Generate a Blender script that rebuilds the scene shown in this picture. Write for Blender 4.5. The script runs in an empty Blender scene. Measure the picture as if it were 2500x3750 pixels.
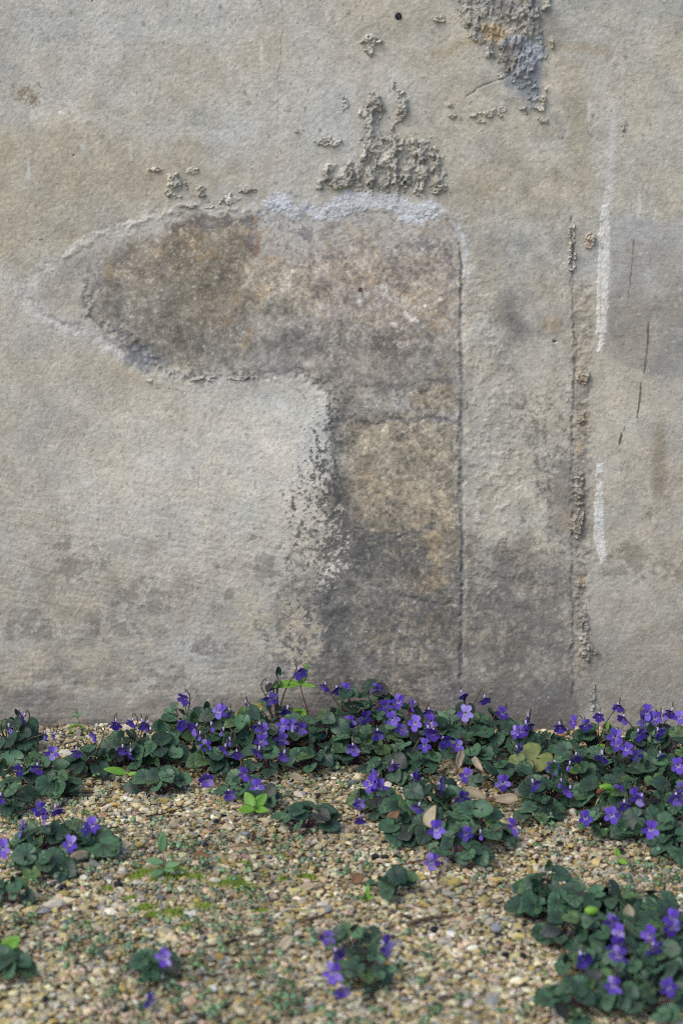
import bpy, bmesh, math, random
import numpy as np
from mathutils import Vector, Matrix, Quaternion, Euler

# ------------------------------------------------------------------ camera
FPX, HORIZON, BASE = 7000.0, 450.0, 2662.0          # measured on the 2500 x 3750 frame
PITCH = math.atan((1875 - HORIZON) / FPX)
DIST = 2.28
CAM_Z = DIST * math.tan(PITCH + math.atan((BASE - 1875) / FPX))
scene = bpy.context.scene
cam_data = bpy.data.cameras.new('camera')
cam_data.sensor_fit = 'VERTICAL'
cam_data.sensor_height = 36.0
cam_data.lens = FPX / 3750 * 36.0
cam_data.clip_start = 0.05
cam_data.clip_end = 500
cam_data.dof.use_dof = True
cam_data.dof.focus_distance = 2.25
cam_data.dof.aperture_fstop = 5.6
cam = bpy.data.objects.new('camera', cam_data)
scene.collection.objects.link(cam)
cam.location = (0, -DIST, CAM_Z)
cam.rotation_euler = (math.pi / 2 - PITCH, 0, 0)
scene.camera = cam
scene.cycles.use_denoising = False
scene.cycles.filter_width = 1.1

# ------------------------------------------------------------------ sky and sun (bright overcast shade)
SUN_DIR = Vector((0.62, 0.50, -0.95)).normalized()   # direction the light travels
world = bpy.data.worlds.new('World')
scene.world = world
world.use_nodes = True
wn = world.node_tree
bg = wn.nodes['Background']
sky = wn.nodes.new('ShaderNodeTexSky')
sky.sky_type = 'NISHITA'
sky.sun_disc = False
sky.sun_elevation = math.asin(-SUN_DIR.z)
sky.sun_rotation = math.atan2(-SUN_DIR.x, -SUN_DIR.y) % (2 * math.pi)
sky.air_density = 1.0
sky.dust_density = 2.0
sky.ozone_density = 1.0
wn.links.new(sky.outputs[0], bg.inputs[0])
bg.inputs[1].default_value = 0.15
sun_data = bpy.data.lights.new('sun', 'SUN')
sun_data.energy = 1.0
sun_data.angle = math.radians(38)
sun_data.color = (1.0, 0.935, 0.82)
sun = bpy.data.objects.new('sun', sun_data)
sun.rotation_euler = SUN_DIR.to_track_quat('-Z', 'Y').to_euler()
sun.location = (-2, -3, 4)
scene.collection.objects.link(sun)
vs = scene.view_settings
vs.view_transform = 'Standard'
vs.look = 'None'
vs.gamma = 1.0
vs.exposure = 0.92
try:
    vs.use_curve_mapping = False
except Exception:
    pass

# ------------------------------------------------------------------ helpers
COL = scene.collection.objects
RNG = np.random.RandomState(11)
rnd = random.Random(5)
SV = 2500 / 1568.0                                   # layout notes were taken on a 1568 px wide view


def ray(u, v):
    """direction of the sight line through layout point (u, v)"""
    dx = (u * SV - 1250) / FPX
    dy = -(v * SV - 1875) / FPX
    c, s = math.cos(PITCH), math.sin(PITCH)
    return Vector((dx, c + dy * s, -s + dy * c))


def on_ground(u, v, z=0.0):
    d = ray(u, v)
    t = (z - CAM_Z) / d.z
    return Vector((d.x * t, -DIST + d.y * t, z))


def at_depth(u, v, y):
    d = ray(u, v)
    t = (y + DIST) / d.y
    return Vector((d.x * t, y, CAM_Z + d.z * t))


def layout_of_wall(x, z):
    """layout coordinates of points on the wall plane"""
    c, s = math.cos(PITCH), math.sin(PITCH)
    zz = z - CAM_Z
    depth = DIST * c - zz * s
    up = DIST * s + zz * c
    return (x / depth * FPX + 1250) / SV, (1875 - up / depth * FPX) / SV


def lin(c):
    c = np.asarray(c, float)
    if c.max() > 1.0:
        c = c / 255.0
    return np.where(c <= 0.04045, c / 12.92, ((c + 0.055) / 1.055) ** 2.4)


def rgb(*c):
    return tuple(lin(c)) + (1.0,)


def tag(o, label=None, cat=None, group=None, kind=None):
    if label:
        o['label'] = label
    if cat:
        o['category'] = cat
    if group:
        o['group'] = group
    if kind:
        o['kind'] = kind
    return o


def new_obj(name, data, parent=None, mat=None):
    o = bpy.data.objects.new(name, data)
    COL.link(o)
    if parent is not None:
        o.parent = parent
    if mat is not None and data is not None and not data.materials:
        data.materials.append(mat)
    return o


def mesh_np(name, verts, faces, smooth=False, col=None, colname='tint'):
    """mesh from numpy arrays; all faces have the same corner count"""
    verts = np.asarray(verts, np.float32)
    faces = np.asarray(faces, np.int32)
    m = bpy.data.meshes.new(name)
    nf, k = faces.shape
    m.vertices.add(len(verts))
    m.vertices.foreach_set('co', verts.ravel())
    m.loops.add(nf * k)
    m.loops.foreach_set('vertex_index', faces.ravel())
    m.polygons.add(nf)
    m.polygons.foreach_set('loop_start', np.arange(0, nf * k, k, dtype=np.int32))
    m.polygons.foreach_set('loop_total', np.full(nf, k, np.int32))
    m.polygons.foreach_set('use_smooth', np.full(nf, smooth, bool))
    if col is not None:
        a = m.attributes.new(colname, 'FLOAT_COLOR', 'POINT')
        c4 = np.ones((len(verts), 4), np.float32)
        c4[:, :3] = col
        a.data.foreach_set('color', c4.ravel())
    m.update(calc_edges=True)
    m.validate()
    return m


# --- value noise in numpy
LAT = RNG.rand(8, 256, 256).astype(np.float32)


def vnoise(x, y, seed=0):
    t = LAT[seed % 8]
    ox = (seed * 37) % 256
    xi = np.floor(x).astype(np.int64)
    yi = np.floor(y).astype(np.int64)
    fx = (x - xi).astype(np.float32)
    fy = (y - yi).astype(np.float32)
    fx = fx * fx * fx * (fx * (fx * 6 - 15) + 10)
    fy = fy * fy * fy * (fy * (fy * 6 - 15) + 10)
    x0 = (xi + ox) & 255
    x1 = (xi + ox + 1) & 255
    y0 = yi & 255
    y1 = (yi + 1) & 255
    a = t[y0, x0] + (t[y0, x1] - t[y0, x0]) * fx
    b = t[y1, x0] + (t[y1, x1] - t[y1, x0]) * fx
    return a + (b - a) * fy


def fbm(x, y, scale, octaves=4, seed=0, gain=0.5):
    out = 0
    amp = 1.0
    tot = 0
    x = x / scale
    y = y / scale
    for i in range(octaves):
        out = out + amp * vnoise(x, y, seed + i)
        tot += amp
        amp *= gain
        x, y = (x * 1.62 - y * 1.18) + 17.3, (x * 1.18 + y * 1.62) + 5.1
    return out / tot


def contrast(n, k=2.2):
    return np.clip((n - 0.5) * k + 0.5, 0, 1)


def sstep(a, b, x):
    t = np.clip((x - a) / (b - a), 0, 1)
    return t * t * (3 - 2 * t)


def poly_sd(U, V, pts):
    """signed distance to a polygon, positive inside"""
    d2 = np.full(U.shape, 1e12, np.float32)
    inside = np.zeros(U.shape, bool)
    n = len(pts)
    for i in range(n):
        ax, ay = pts[i]
        bx, by = pts[(i + 1) % n]
        ex, ey = bx - ax, by - ay
        wx, wy = U - ax, V - ay
        t = np.clip((wx * ex + wy * ey) / (ex * ex + ey * ey + 1e-9), 0, 1)
        d2 = np.minimum(d2, (wx - ex * t) ** 2 + (wy - ey * t) ** 2)
        if ay != by:
            c = (ay > V) != (by > V)
            inside ^= c & (U < (bx - ax) * (V - ay) / (by - ay) + ax)
    d = np.sqrt(d2)
    return np.where(inside, d, -d)


def line_d(U, V, pts):
    d2 = np.full(U.shape, 1e12, np.float32)
    for i in range(len(pts) - 1):
        ax, ay = pts[i]
        bx, by = pts[i + 1]
        ex, ey = bx - ax, by - ay
        wx, wy = U - ax, V - ay
        t = np.clip((wx * ex + wy * ey) / (ex * ex + ey * ey + 1e-9), 0, 1)
        d2 = np.minimum(d2, (wx - ex * t) ** 2 + (wy - ey * t) ** 2)
    return np.sqrt(d2)


class Paint:
    """weathering of the wall: stain colours and relief as functions of layout position"""

    def __init__(self, U, V):
        self.U, self.V = U.astype(np.float32), V.astype(np.float32)
        self.col = np.zeros((len(U), 3), np.float32)
        self.H = np.zeros(len(U), np.float32)
        self.cache = {}

    def n(self, scale, octaves=4, seed=0, gain=0.5, k=2.2):
        key = (scale, octaves, seed, gain)
        if key not in self.cache:
            self.cache[key] = fbm(self.U, self.V, scale, octaves, seed, gain)
        return contrast(self.cache[key], k)

    def box(self, pts, pad):
        xs = [p[0] for p in pts]
        ys = [p[1] for p in pts]
        return np.nonzero((self.U > min(xs) - pad) & (self.U < max(xs) + pad) & (self.V > min(ys) - pad) & (self.V < max(ys) + pad))[0]

    def area(self, pts, soft=10, warp=0, wscale=40, seed=3, rag=0, rscale=9):
        i = self.box(pts, soft + warp + rag + 4)
        if not len(i):
            return i, np.zeros(0, np.float32)
        U, V = self.U[i], self.V[i]
        d = poly_sd(U, V, pts)
        if warp:
            d = d + (fbm(U, V, wscale, 4, seed) - 0.5) * 3.2 * warp
        if rag:
            d = d + (fbm(U, V, rscale, 3, seed + 5) - 0.5) * 3.2 * rag
        return i, sstep(-soft, soft, d)

    def blob(self, cx, cy, rx, ry, seed=3, warp=0.5, ws=None, power=1.0):
        pts = [(cx - rx, cy - ry), (cx + rx, cy + ry)]
        i = self.box(pts, max(rx, ry) * 0.6)
        if not len(i):
            return i, np.zeros(0, np.float32)
        U, V = self.U[i], self.V[i]
        r = np.sqrt(((U - cx) / rx) ** 2 + ((V - cy) / ry) ** 2)
        r = r + (fbm(U, V, ws or max(rx, ry) * 0.5, 4, seed) - 0.5) * 2.2 * warp
        return i, sstep(1.15, 0.15, r) ** power

    def line(self, pts, w, soft=1.5, warp=0, wscale=30, seed=4, rag=0, rscale=7):
        i = self.box(pts, w + soft + warp * 2 + rag * 2 + 4)
        if not len(i):
            return i, np.zeros(0, np.float32)
        U, V = self.U[i], self.V[i]
        if warp:
            U = U + (fbm(U, V, wscale, 3, seed) - 0.5) * 4 * warp
            V = V + (fbm(U, V, wscale, 3, seed + 2) - 0.5) * 4 * warp
        d = line_d(U, V, pts)
        if rag:
            d = d + (fbm(U, V, rscale, 3, seed + 4) - 0.5) * 3.2 * rag
        return i, sstep(w + soft, w - soft, d)

    def put(self, im, colour, amt=1.0, speck=None, sw=0.08):
        """blend a colour; speck=(scale, threshold shift) breaks the mask up into grains and flakes"""
        i, m = im
        if not len(i):
            return
        if speck:
            nn = contrast(fbm(self.U[i], self.V[i], speck[0], 4, speck[2] if len(speck) > 2 else 6, 0.66), 2.0)
            thr = 1.0 - (0.40 + 0.75 * speck[1]) * m
            m = sstep(thr - sw, thr + sw, nn) * sstep(0, 0.2, m)
        c = np.array(colour, np.float32) / 255.0
        self.col[i] += (c - self.col[i]) * (m * amt)[:, None]

    def mul(self, im, f, amt=1.0):
        i, m = im
        if len(i):
            self.col[i] *= (1 + (f - 1) * m * amt)[:, None]

    def up(self, im, h, noise=None):
        i, m = im
        if len(i):
            a = h
            if noise:
                a = h * (0.45 + 1.1 * contrast(fbm(self.U[i], self.V[i], noise, 3, 9)))
            self.H[i] += m * a


# outlines of the broken plaster skins, in layout units
SCAB_MID = [(733, 432), (748, 396), (790, 378), (822, 352), (836, 300), (838, 262), (846, 226), (880, 212), (884, 240), (868, 262), (872, 300), (893, 318), (905, 262), (908, 205), (931, 204), (931, 250), (905, 300), (915, 338), (950, 325), (985, 318), (1004, 348), (1030, 400), (1026, 418), (985, 444), (930, 430), (880, 446), (815, 436), (770, 446)]
SCAB_TOP = [(1036, -12), (1244, -12), (1244, 60), (1250, 110), (1244, 170), (1232, 215), (1222, 248), (1200, 222), (1176, 196), (1160, 178), (1148, 148), (1122, 132), (1112, 104), (1074, 84), (1052, 40)]
LIMEWASH = [(606, 460), (630, 440), (656, 446), (672, 464), (700, 468), (745, 466), (770, 456), (796, 438), (840, 434), (872, 442), (908, 440), (932, 456), (955, 464), (1006, 458), (1014, 480), (990, 496), (960, 514), (930, 508), (914, 492), (880, 482), (850, 478), (808, 492), (774, 508), (738, 504), (714, 494), (672, 500), (636, 488), (612, 482)]
HALO = [(38, 668), (88, 618), (150, 586), (240, 534), (330, 500), (430, 474), (520, 484), (640, 478), (760, 490), (1000, 484), (1062, 505), (1080, 580), (1066, 660), (1058, 900), (1056, 985), (770, 985), (752, 900), (690, 862), (590, 868), (440, 868), (330, 846), (230, 790), (130, 742), (70, 704)]
CORE = [(200, 656), (240, 596), (318, 556), (398, 522), (470, 500), (560, 506), (594, 532), (592, 600), (640, 610), (720, 590), (860, 570), (1040, 560), (1052, 700), (1052, 880), (990, 900), (900, 905), (800, 905), (740, 880), (690, 850), (590, 862), (440, 858), (330, 830), (250, 772), (200, 720)]
COLUMN = [(770, 890), (1056, 880), (1058, 1250), (1060, 1600), (735, 1600), (735, 1440), (762, 1350), (756, 1230), (772, 1120), (760, 990)]
CEMENT = [(1396, 508), (1640, 500), (1640, 868), (1560, 872), (1500, 884), (1440, 862), (1398, 838)]
STREAK_UP = [(1378, 470), (1400, 466), (1400, 560), (1398, 640), (1396, 700), (1393, 766), (1367, 766), (1369, 690), (1372, 600)]
STREAK_MID = [(1376, 768), (1388, 770), (1386, 790), (1380, 806), (1371, 808)]
STREAK_LOW = [(1369, 1100), (1384, 1106), (1386, 1160), (1388, 1240), (1393, 1292), (1378, 1295), (1366, 1252), (1360, 1240), (1363, 1200), (1364, 1140)]
STREAK_DAB = [(1366, 1064), (1384, 1062), (1383, 1086), (1368, 1092)]


def paint_wall(U, V):
    p = Paint(U, V)
    n = p.n
    everywhere = np.arange(len(U))

    def allm(m):
        return everywhere, m.astype(np.float32)
    U, V = p.U, p.V
    # ---- plaster ground colour with broad clouds
    p.col[:] = np.array((167, 161, 147), np.float32) / 255
    p.put(allm(n(260, 5, 1)), (176, 174, 167), 0.75)
    p.put(allm(n(340, 5, 3) * sstep(0.45, 0.75, n(180, 4, 9))), (160, 152, 134), 0.5)
    p.put(allm(sstep(0.55, 0.9, n(110, 5, 12))), (150, 147, 139), 0.45)
    # upper field: pale and slightly blue at the top left, tan lower down
    p.put(p.area([(-60, -60), (760, -60), (700, 200), (500, 270), (200, 190), (-60, 230)], 110, 60, 160, 2), (172, 172, 168), 0.55)
    p.put(p.area([(330, 90), (640, 60), (700, 210), (560, 260), (330, 240)], 60, 40, 90, 5), (166, 158, 139), 0.6)
    p.put(p.area([(-80, 300), (300, 305), (640, 380), (620, 450), (420, 470), (250, 520), (80, 610), (-80, 640)], 70, 50, 90, 7), (159, 149, 129), 0.75)
    p.put(p.area([(-80, 232), (180, 248), (420, 292), (640, 310), (640, 335), (400, 318), (120, 282), (-80, 276)], 14, 14, 60, 8), (180, 176, 167), 0.6)
    p.put(p.area([(480, 180), (900, 150), (860, 330), (690, 360), (500, 320)], 70, 50, 120, 4), (173, 172, 167), 0.6)
    p.put(p.area([(1000, 330), (1300, 360), (1300, 530), (1080, 510), (1010, 440)], 50, 36, 90, 6), (160, 150, 130), 0.7)
    p.put(p.area([(1250, -60), (1700, -60), (1700, 90), (1450, 60), (1280, 40)], 60, 40, 90, 3), (152, 151, 143), 0.6)
    p.put(p.area([(1380, 130), (1700, 110), (1700, 480), (1420, 480)], 60, 40, 110, 9), (169, 164, 150), 0.7)
    p.put(p.line([(1000, 120), (1120, 96), (1240, 96), (1340, 110), (1400, 122)], 6, 9, 5, 60, 4, 3, 12), (150, 132, 104), 0.55)
    p.put(p.line([(1310, 160), (1330, 330), (1350, 480)], 26, 22, 8, 80, 6), (150, 138, 116), 0.55)
    p.put(p.blob(58, 212, 38, 32, 5), (128, 116, 92), 0.85, (16, 0.42))
    p.put(p.blob(78, 232, 20, 24, 6), (118, 106, 84), 0.7, (12, 0.3))
    p.put(p.blob(100, 232, 16, 9, 2), (200, 198, 196), 0.7)
    p.put(p.blob(140, 258, 9, 6, 2), (206, 206, 208), 0.9)
    for (a, b, r, h) in ((66, 390, 4, 32), (193, 340, 6, 26), (212, 185, 6, 40), (526, 140, 4, 30), (1298, 300, 8, 20), (300, 345, 4, 30), (600, 120, 4, 40), (1468, 470, 4, 36), (1352, 260, 5, 40), (1403, 390, 4, 80)):
        p.put(p.blob(a, b, r * 1.3, h, a % 7, 0.5), (188, 186, 181), 0.75)
    # ---- lower field: paler middle, grubby foot
    p.put(p.area([(180, 880), (760, 890), (790, 1010), (760, 1200), (640, 1320), (430, 1400), (240, 1260), (150, 1040)], 90, 60, 150, 2), (184, 179, 168), 0.8)
    p.put(p.area([(560, 900), (740, 880), (775, 1000), (755, 1190), (640, 1230), (560, 1100)], 60, 40, 110, 8), (196, 192, 182), 0.8)
    p.put(p.area([(-60, 800), (140, 800), (430, 860), (400, 960), (170, 960), (-60, 900)], 60, 46, 90, 5), (163, 153, 134), 0.45)
    p.put(p.area([(120, 770), (330, 790), (320, 880), (170, 850)], 30, 26, 60, 3), (168, 150, 124), 0.3)
    p.put(p.area([(-60, 960), (110, 940), (130, 1500), (-60, 1520)], 60, 40, 120, 4), (162, 156, 144), 0.6)
    foot = sstep(1180, 1640, V + (n(170, 4, 2) - 0.5) * 260) * (U < 900)
    p.put(allm(foot), (158, 151, 138), 0.8)
    p.put(allm(foot * sstep(0.35, 0.8, n(52, 5, 4))), (128, 122, 113), 0.6)
    p.put(allm(foot * sstep(0.52, 0.72, n(30, 5, 7))), (172, 162, 144), 0.55)
    for i, (a, b, rx, ry) in enumerate(((175, 1290, 90, 60), (70, 1440, 80, 50), (330, 1380, 110, 60), (480, 1480, 70, 30), (250, 1440, 80, 50), (520, 1370, 60, 40), (610, 1290, 60, 60), (120, 1545, 120, 30), (380, 1560, 120, 34))):
        p.put(p.blob(a, b, rx, ry, i), (118, 112, 104), 0.62, (22, 0.33, i))
    p.put(p.area([(-60, 1585), (480, 1600), (760, 1590), (760, 1720), (-60, 1720)], 26, 24, 60, 4), (116, 110, 103), 0.5)
    p.put(p.area([(-60, 1560), (110, 1585), (140, 1720), (-60, 1720)], 26, 16, 60, 4), (104, 100, 97), 0.45, (20, 0.3))
    for i, (a, b) in enumerate(((175, 1568), (250, 1550), (300, 1562), (70, 1590), (330, 1390), (500, 1300), (590, 1305), (680, 1405), (455, 1490), (395, 1530), (640, 1560))):
        p.put(p.blob(a, b, 9, 8, i), (96, 92, 90), 0.7)
    # splashed dirt line where wall and gravel meet
    p.put(p.area([(-80, 1658), (1650, 1660), (1650, 1720), (-80, 1720)], 9, 9, 40, 4, 5), (92, 84, 76), 0.6)
    # pale dry film
    p.put(p.area([(470, 1400), (600, 1380), (735, 1420), (760, 1500), (690, 1540), (560, 1510)], 36, 30, 60, 6), (176, 164, 143), 0.75, (24, 0.38))
    p.put(p.area([(560, 1270), (600, 1270), (604, 1400), (556, 1400)], 22, 12, 30, 6), (186, 180, 168), 0.35)
    # ---- right hand side
    p.put(p.area([(1060, 500), (1320, 520), (1316, 1000), (1070, 1010)], 40, 26, 90, 7), (159, 153, 140), 0.6)
    p.put(p.area([(1090, 600), (1200, 580), (1300, 610), (1290, 700), (1120, 690)], 40, 26, 60, 8), (150, 144, 130), 0.5)
    p.put(p.area([(1350, 880), (1700, 880), (1700, 1700), (1360, 1700)], 40, 20, 90, 3), (167, 160, 146), 0.75)
    p.put(p.area([(1350, 890), (1480, 900), (1460, 1060), (1360, 1080)], 40, 30, 70, 3), (175, 168, 152), 0.7)
    p.put(p.blob(1512, 1050, 22, 130, 4, 0.5, 60), (128, 115, 96), 0.6)
    p.put(p.blob(1492, 1170, 20, 34, 7, 0.7, 16), (112, 102, 86), 0.6, (10, 0.3))
    p.put(p.area([(1380, 1290), (1450, 1250), (1568, 1265), (1640, 1270), (1640, 1350), (1520, 1330), (1440, 1325)], 20, 24, 50, 5, 6), (134, 127, 115), 0.75, (26, 0.42))
    p.put(p.area([(1360, 1480), (1700, 1440), (1700, 1720), (1340, 1720)], 50, 40, 90, 5), (141, 134, 122), 0.75)
    p.put(p.blob(1500, 1420, 130, 60, 3), (146, 140, 128), 0.5, (40, 0.4))
    # blue cast film over the upper right
    p.put(p.area([(1110, 470), (1270, 500), (1300, 600), (1180, 640), (1100, 560)], 40, 30, 60, 3), (160, 158, 152), 0.5)
    # ---- the bared older skin: pale rim, dark heart
    p.put(p.area(HALO, 16, 18, 50, 6, 8, 12), (177, 173, 166), 0.88)
    p.put(p.area(HALO, 16, 18, 50, 6, 8, 12), (142, 137, 133), 0.45, (12, -0.1, 4), 0.25)
    p.put(p.area([(60, 690), (120, 620), (196, 590), (200, 690), (230, 760), (150, 735)], 16, 12, 30, 3), (158, 150, 137), 0.7)
    p.put(p.area([(96, 640), (196, 590), (204, 650), (120, 700)], 16, 12, 30, 3), (138, 134, 130), 0.6, (18, 0.3))
    core = p.area(CORE, 16, 22, 55, 9, 9, 12)
    p.put(core, (150, 143, 132), 0.82)
    p.put(p.area([(202, 650), (248, 596), (330, 560), (400, 540), (590, 545), (590, 640), (560, 780), (600, 850), (440, 852), (330, 826), (250, 768), (204, 716)], 26, 22, 60, 6, 8), (119, 113, 103), 0.82)
    p.put(p.area([(395, 520), (470, 500), (560, 506), (592, 530), (592, 610), (540, 640), (420, 640), (385, 590)], 16, 14, 40, 8, 6), (120, 108, 89), 0.65)
    p.put(p.area([(385, 510), (480, 492), (580, 500), (598, 545), (585, 560), (560, 520), (470, 512), (400, 530)], 8, 9, 26, 8), (98, 93, 92), 0.8, (16, 0.45))
    p.put(p.area([(590, 600), (700, 590), (730, 690), (660, 740), (600, 720), (560, 650)], 30, 26, 50, 7), (168, 158, 137), 0.85)
    p.put(p.area([(650, 690), (725, 660), (720, 730), (660, 760), (610, 770), (590, 730)], 26, 20, 40, 5), (158, 151, 137), 0.8)
    p.put(p.area([(440, 560), (520, 600), (560, 700), (520, 760), (430, 760), (380, 680)], 40, 30, 50, 5), (116, 106, 90), 0.6)
    p.put(p.area([(300, 560), (380, 545), (380, 650), (330, 720), (290, 640)], 34, 20, 40, 3), (126, 116, 100), 0.55)
    p.put(p.area([(720, 600), (850, 570), (1040, 565), (1050, 770), (960, 775), (860, 730), (760, 720)], 30, 24, 60, 8), (160, 147, 134), 0.7)
    p.put(p.area([(720, 610), (830, 590), (860, 700), (760, 730)], 30, 24, 40, 4), (152, 138, 128), 0.5)
    p.put(p.area([(600, 505), (760, 500), (1040, 500), (1050, 570), (860, 575), (700, 595), (600, 590)], 26, 20, 50, 6), (166, 160, 153), 0.85)
    p.put(p.area([(640, 770), (700, 735), (800, 745), (900, 780), (1050, 800), (1052, 900), (800, 900), (700, 855), (620, 855)], 34, 26, 50, 4, 8), (122, 117, 112), 0.75)
    p.put(p.blob(885, 790, 70, 46, 6), (98, 93, 90), 0.8)
    p.put(p.blob(700, 780, 50, 40, 3), (104, 99, 100), 0.6)
    p.put(p.blob(430, 780, 110, 60, 3), (106, 101, 94), 0.55)
    p.put(p.area([(560, 820), (640, 800), (690, 850), (600, 862)], 14, 12, 30, 5), (118, 114, 114), 0.6)
    # ochre and rust blooms, pale flecks
    for i, (a, b, rx, ry) in enumerate(((440, 545, 34, 40), (520, 740, 20, 26), (575, 545, 16, 40), (540, 690, 22, 28), (630, 610, 34, 30), (560, 780, 40, 40), (475, 580, 40, 34), (600, 660, 40, 40), (950, 690, 60, 40), (900, 650, 50, 34), (1000, 740, 40, 40), (850, 640, 40, 30), (830, 720, 30, 24), (1010, 860, 36, 34), (370, 580, 24, 24), (250, 620, 20, 30))):
        p.put(p.blob(a, b, rx, ry, i), (160, 130, 92), 0.62, (13, 0.1, i), 0.3)
    for i, (a, b, rx, ry) in enumerate(((430, 560, 60, 60), (640, 640, 60, 60), (820, 640, 110, 60), (950, 700, 90, 60), (700, 560, 90, 50), (960, 570, 90, 50), (520, 600, 60, 50), (770, 820, 60, 60), (300, 620, 50, 40), (900, 540, 140, 30))):
        p.put(p.blob(a, b, rx, ry, i), (186, 176, 162), 0.6, (8, -0.12, i), 0.12)
    rightskin = p.area([(600, 500), (1050, 490), (1054, 770), (880, 790), (700, 740), (600, 700)], 30, 20, 40, 3)
    p.put(rightskin, (188, 181, 171), 0.6, (6, -0.16, 3), 0.12)
    p.put(rightskin, (116, 106, 102), 0.5, (9, -0.1, 1), 0.15)
    p.put(rightskin, (160, 138, 112), 0.32, (16, -0.12, 5), 0.2)
    p.put(core, (176, 168, 152), 0.4, (5.5, -0.2, 2), 0.12)
    p.put(core, (92, 88, 84), 0.4, (7, -0.18, 4), 0.12)
    for i, (a, b, r) in enumerate(((828, 690, 8), (950, 735, 10), (968, 752, 7), (992, 766, 6), (880, 660, 6), (840, 676, 5), (906, 745, 6), (934, 722, 7), (860, 700, 5), (1010, 690, 5), (976, 700, 5), (1056, 660, 5), (1064, 740, 6))):
        p.put(p.blob(a, b, r * 1.5, r * 1.1, i, 0.8, r), (204, 200, 194), 0.9)
    for i, (a, b, rx, ry) in enumerate(((700, 540, 26, 30), (640, 520, 24, 26), (580, 545, 16, 30), (730, 660, 18, 40), (480, 520, 60, 12), (300, 760, 60, 26), (350, 820, 50, 20), (640, 850, 40, 10), (230, 640, 10, 60), (980, 560, 50, 30), (1030, 620, 16, 40), (760, 590, 40, 14))):
        p.put(p.blob(a, b, rx, ry, i), (106, 101, 106), 0.6, (14, 0.3, i))
    p.put(p.line([(585, 505), (598, 545), (590, 590)], 5, 6, 5, 20, 5, 3), (116, 84, 62), 0.6)
    # pale worn rim running out to a point on the left
    p.put(p.line([(330, 502), (240, 536), (150, 586), (88, 620), (42, 664), (78, 704), (140, 744), (232, 790), (320, 842)], 9, 9, 7, 30, 5, 6), (190, 187, 180), 0.6)
    p.put(p.line([(66, 684), (92, 712), (136, 738), (190, 752)], 4, 5, 6, 20, 5, 5, 8), (104, 102, 100), 0.5)
    p.put(p.line([(110, 640), (160, 612), (206, 590)], 9, 9, 8, 24, 6, 6), (128, 125, 122), 0.45)
    # dark outlines and crumbs of the rim
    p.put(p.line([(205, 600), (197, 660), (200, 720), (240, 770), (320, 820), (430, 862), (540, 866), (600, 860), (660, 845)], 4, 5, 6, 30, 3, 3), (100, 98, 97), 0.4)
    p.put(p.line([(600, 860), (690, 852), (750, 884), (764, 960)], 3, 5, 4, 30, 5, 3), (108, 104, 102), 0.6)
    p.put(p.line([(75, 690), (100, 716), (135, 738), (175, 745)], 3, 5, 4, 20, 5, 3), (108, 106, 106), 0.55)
    p.put(p.area([(290, 800), (350, 790), (380, 830), (330, 850), (290, 832)], 12, 14, 26, 5, 5), (104, 108, 116), 0.65)
    p.put(p.line([(150, 588), (250, 530), (340, 498), (430, 473), (480, 478), (560, 490)], 8, 9, 7, 30, 5, 5), (182, 178, 169), 0.6)
    p.put(p.line([(60, 640), (90, 615), (150, 588)], 8, 8, 4, 30, 5, 2), (178, 174, 165), 0.7)
    p.put(p.area([(-40, 660), (40, 670), (130, 745), (230, 792), (160, 800), (-40, 760)], 26, 16, 50, 5), (170, 165, 155), 0.6)
    # ---- lime wash rags under the scab
    p.put(p.area(LIMEWASH, 4, 8, 20, 4, 6, 8), (186, 188, 194), 0.9)
    for i, (a, b, r) in enumerate(((583, 467, 5), (605, 488, 6), (600, 470, 5), (590, 455, 3), (640, 455, 6))):
        p.put(p.blob(a, b, r * 1.4, r, i, 0.6, r), (196, 198, 204), 0.95)
    p.put(p.line([(1048, 520), (1062, 545), (1070, 580), (1064, 600)], 6, 4, 4, 15, 5, 4), (184, 186, 188), 0.85)
    p.put(p.blob(1068, 628, 14, 10, 4), (196, 198, 202), 0.95)
    p.put(p.line([(1055, 640), (1058, 700), (1060, 760)], 5, 4, 3, 15, 5, 4), (176, 168, 156), 0.6)
    # ---- the blocked up column
    col = p.area(COLUMN, 20, 26, 60, 5, 12, 13)
    p.put(col, (117, 112, 104), 0.92)
    p.put(p.area([(762, 900), (1052, 880), (1054, 965), (960, 955), (860, 968), (775, 965)], 18, 14, 40, 5), (134, 130, 124), 0.75)
    p.put(p.area([(800, 975), (880, 964), (1046, 968), (1052, 1080), (1050, 1225), (980, 1236), (860, 1216), (800, 1150), (788, 1050)], 18, 16, 50, 6, 6), (148, 138, 119), 0.85)
    p.put(p.area([(830, 1070), (900, 1110), (1050, 1120), (1050, 1225), (900, 1220), (820, 1150)], 26, 20, 40, 3), (154, 137, 112), 0.5)
    p.put(p.area([(860, 975), (1030, 980), (1020, 1050), (900, 1060)], 26, 20, 40, 7), (158, 147, 126), 0.7)
    p.put(p.area([(945, 890), (1046, 885), (1046, 940), (985, 948), (945, 930)], 10, 8, 20, 7), (152, 138, 116), 0.7)
    p.put(p.area([(950, 1225), (1046, 1215), (1048, 1330), (1000, 1362), (955, 1350), (975, 1290)], 18, 16, 26, 5, 6), (151, 131, 101), 0.8, (18, 0.42), 0.25)
    p.put(p.area([(755, 1060), (806, 1080), (800, 1200), (850, 1230), (960, 1236), (985, 1300), (900, 1330), (780, 1310), (740, 1260), (770, 1160)], 18, 20, 36, 4, 8), (86, 84, 82), 0.88)
    p.put(p.area([(735, 1330), (950, 1350), (1056, 1370), (1058, 1500), (900, 1520), (740, 1520)], 34, 28, 60, 6), (100, 97, 92), 0.88)
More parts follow.
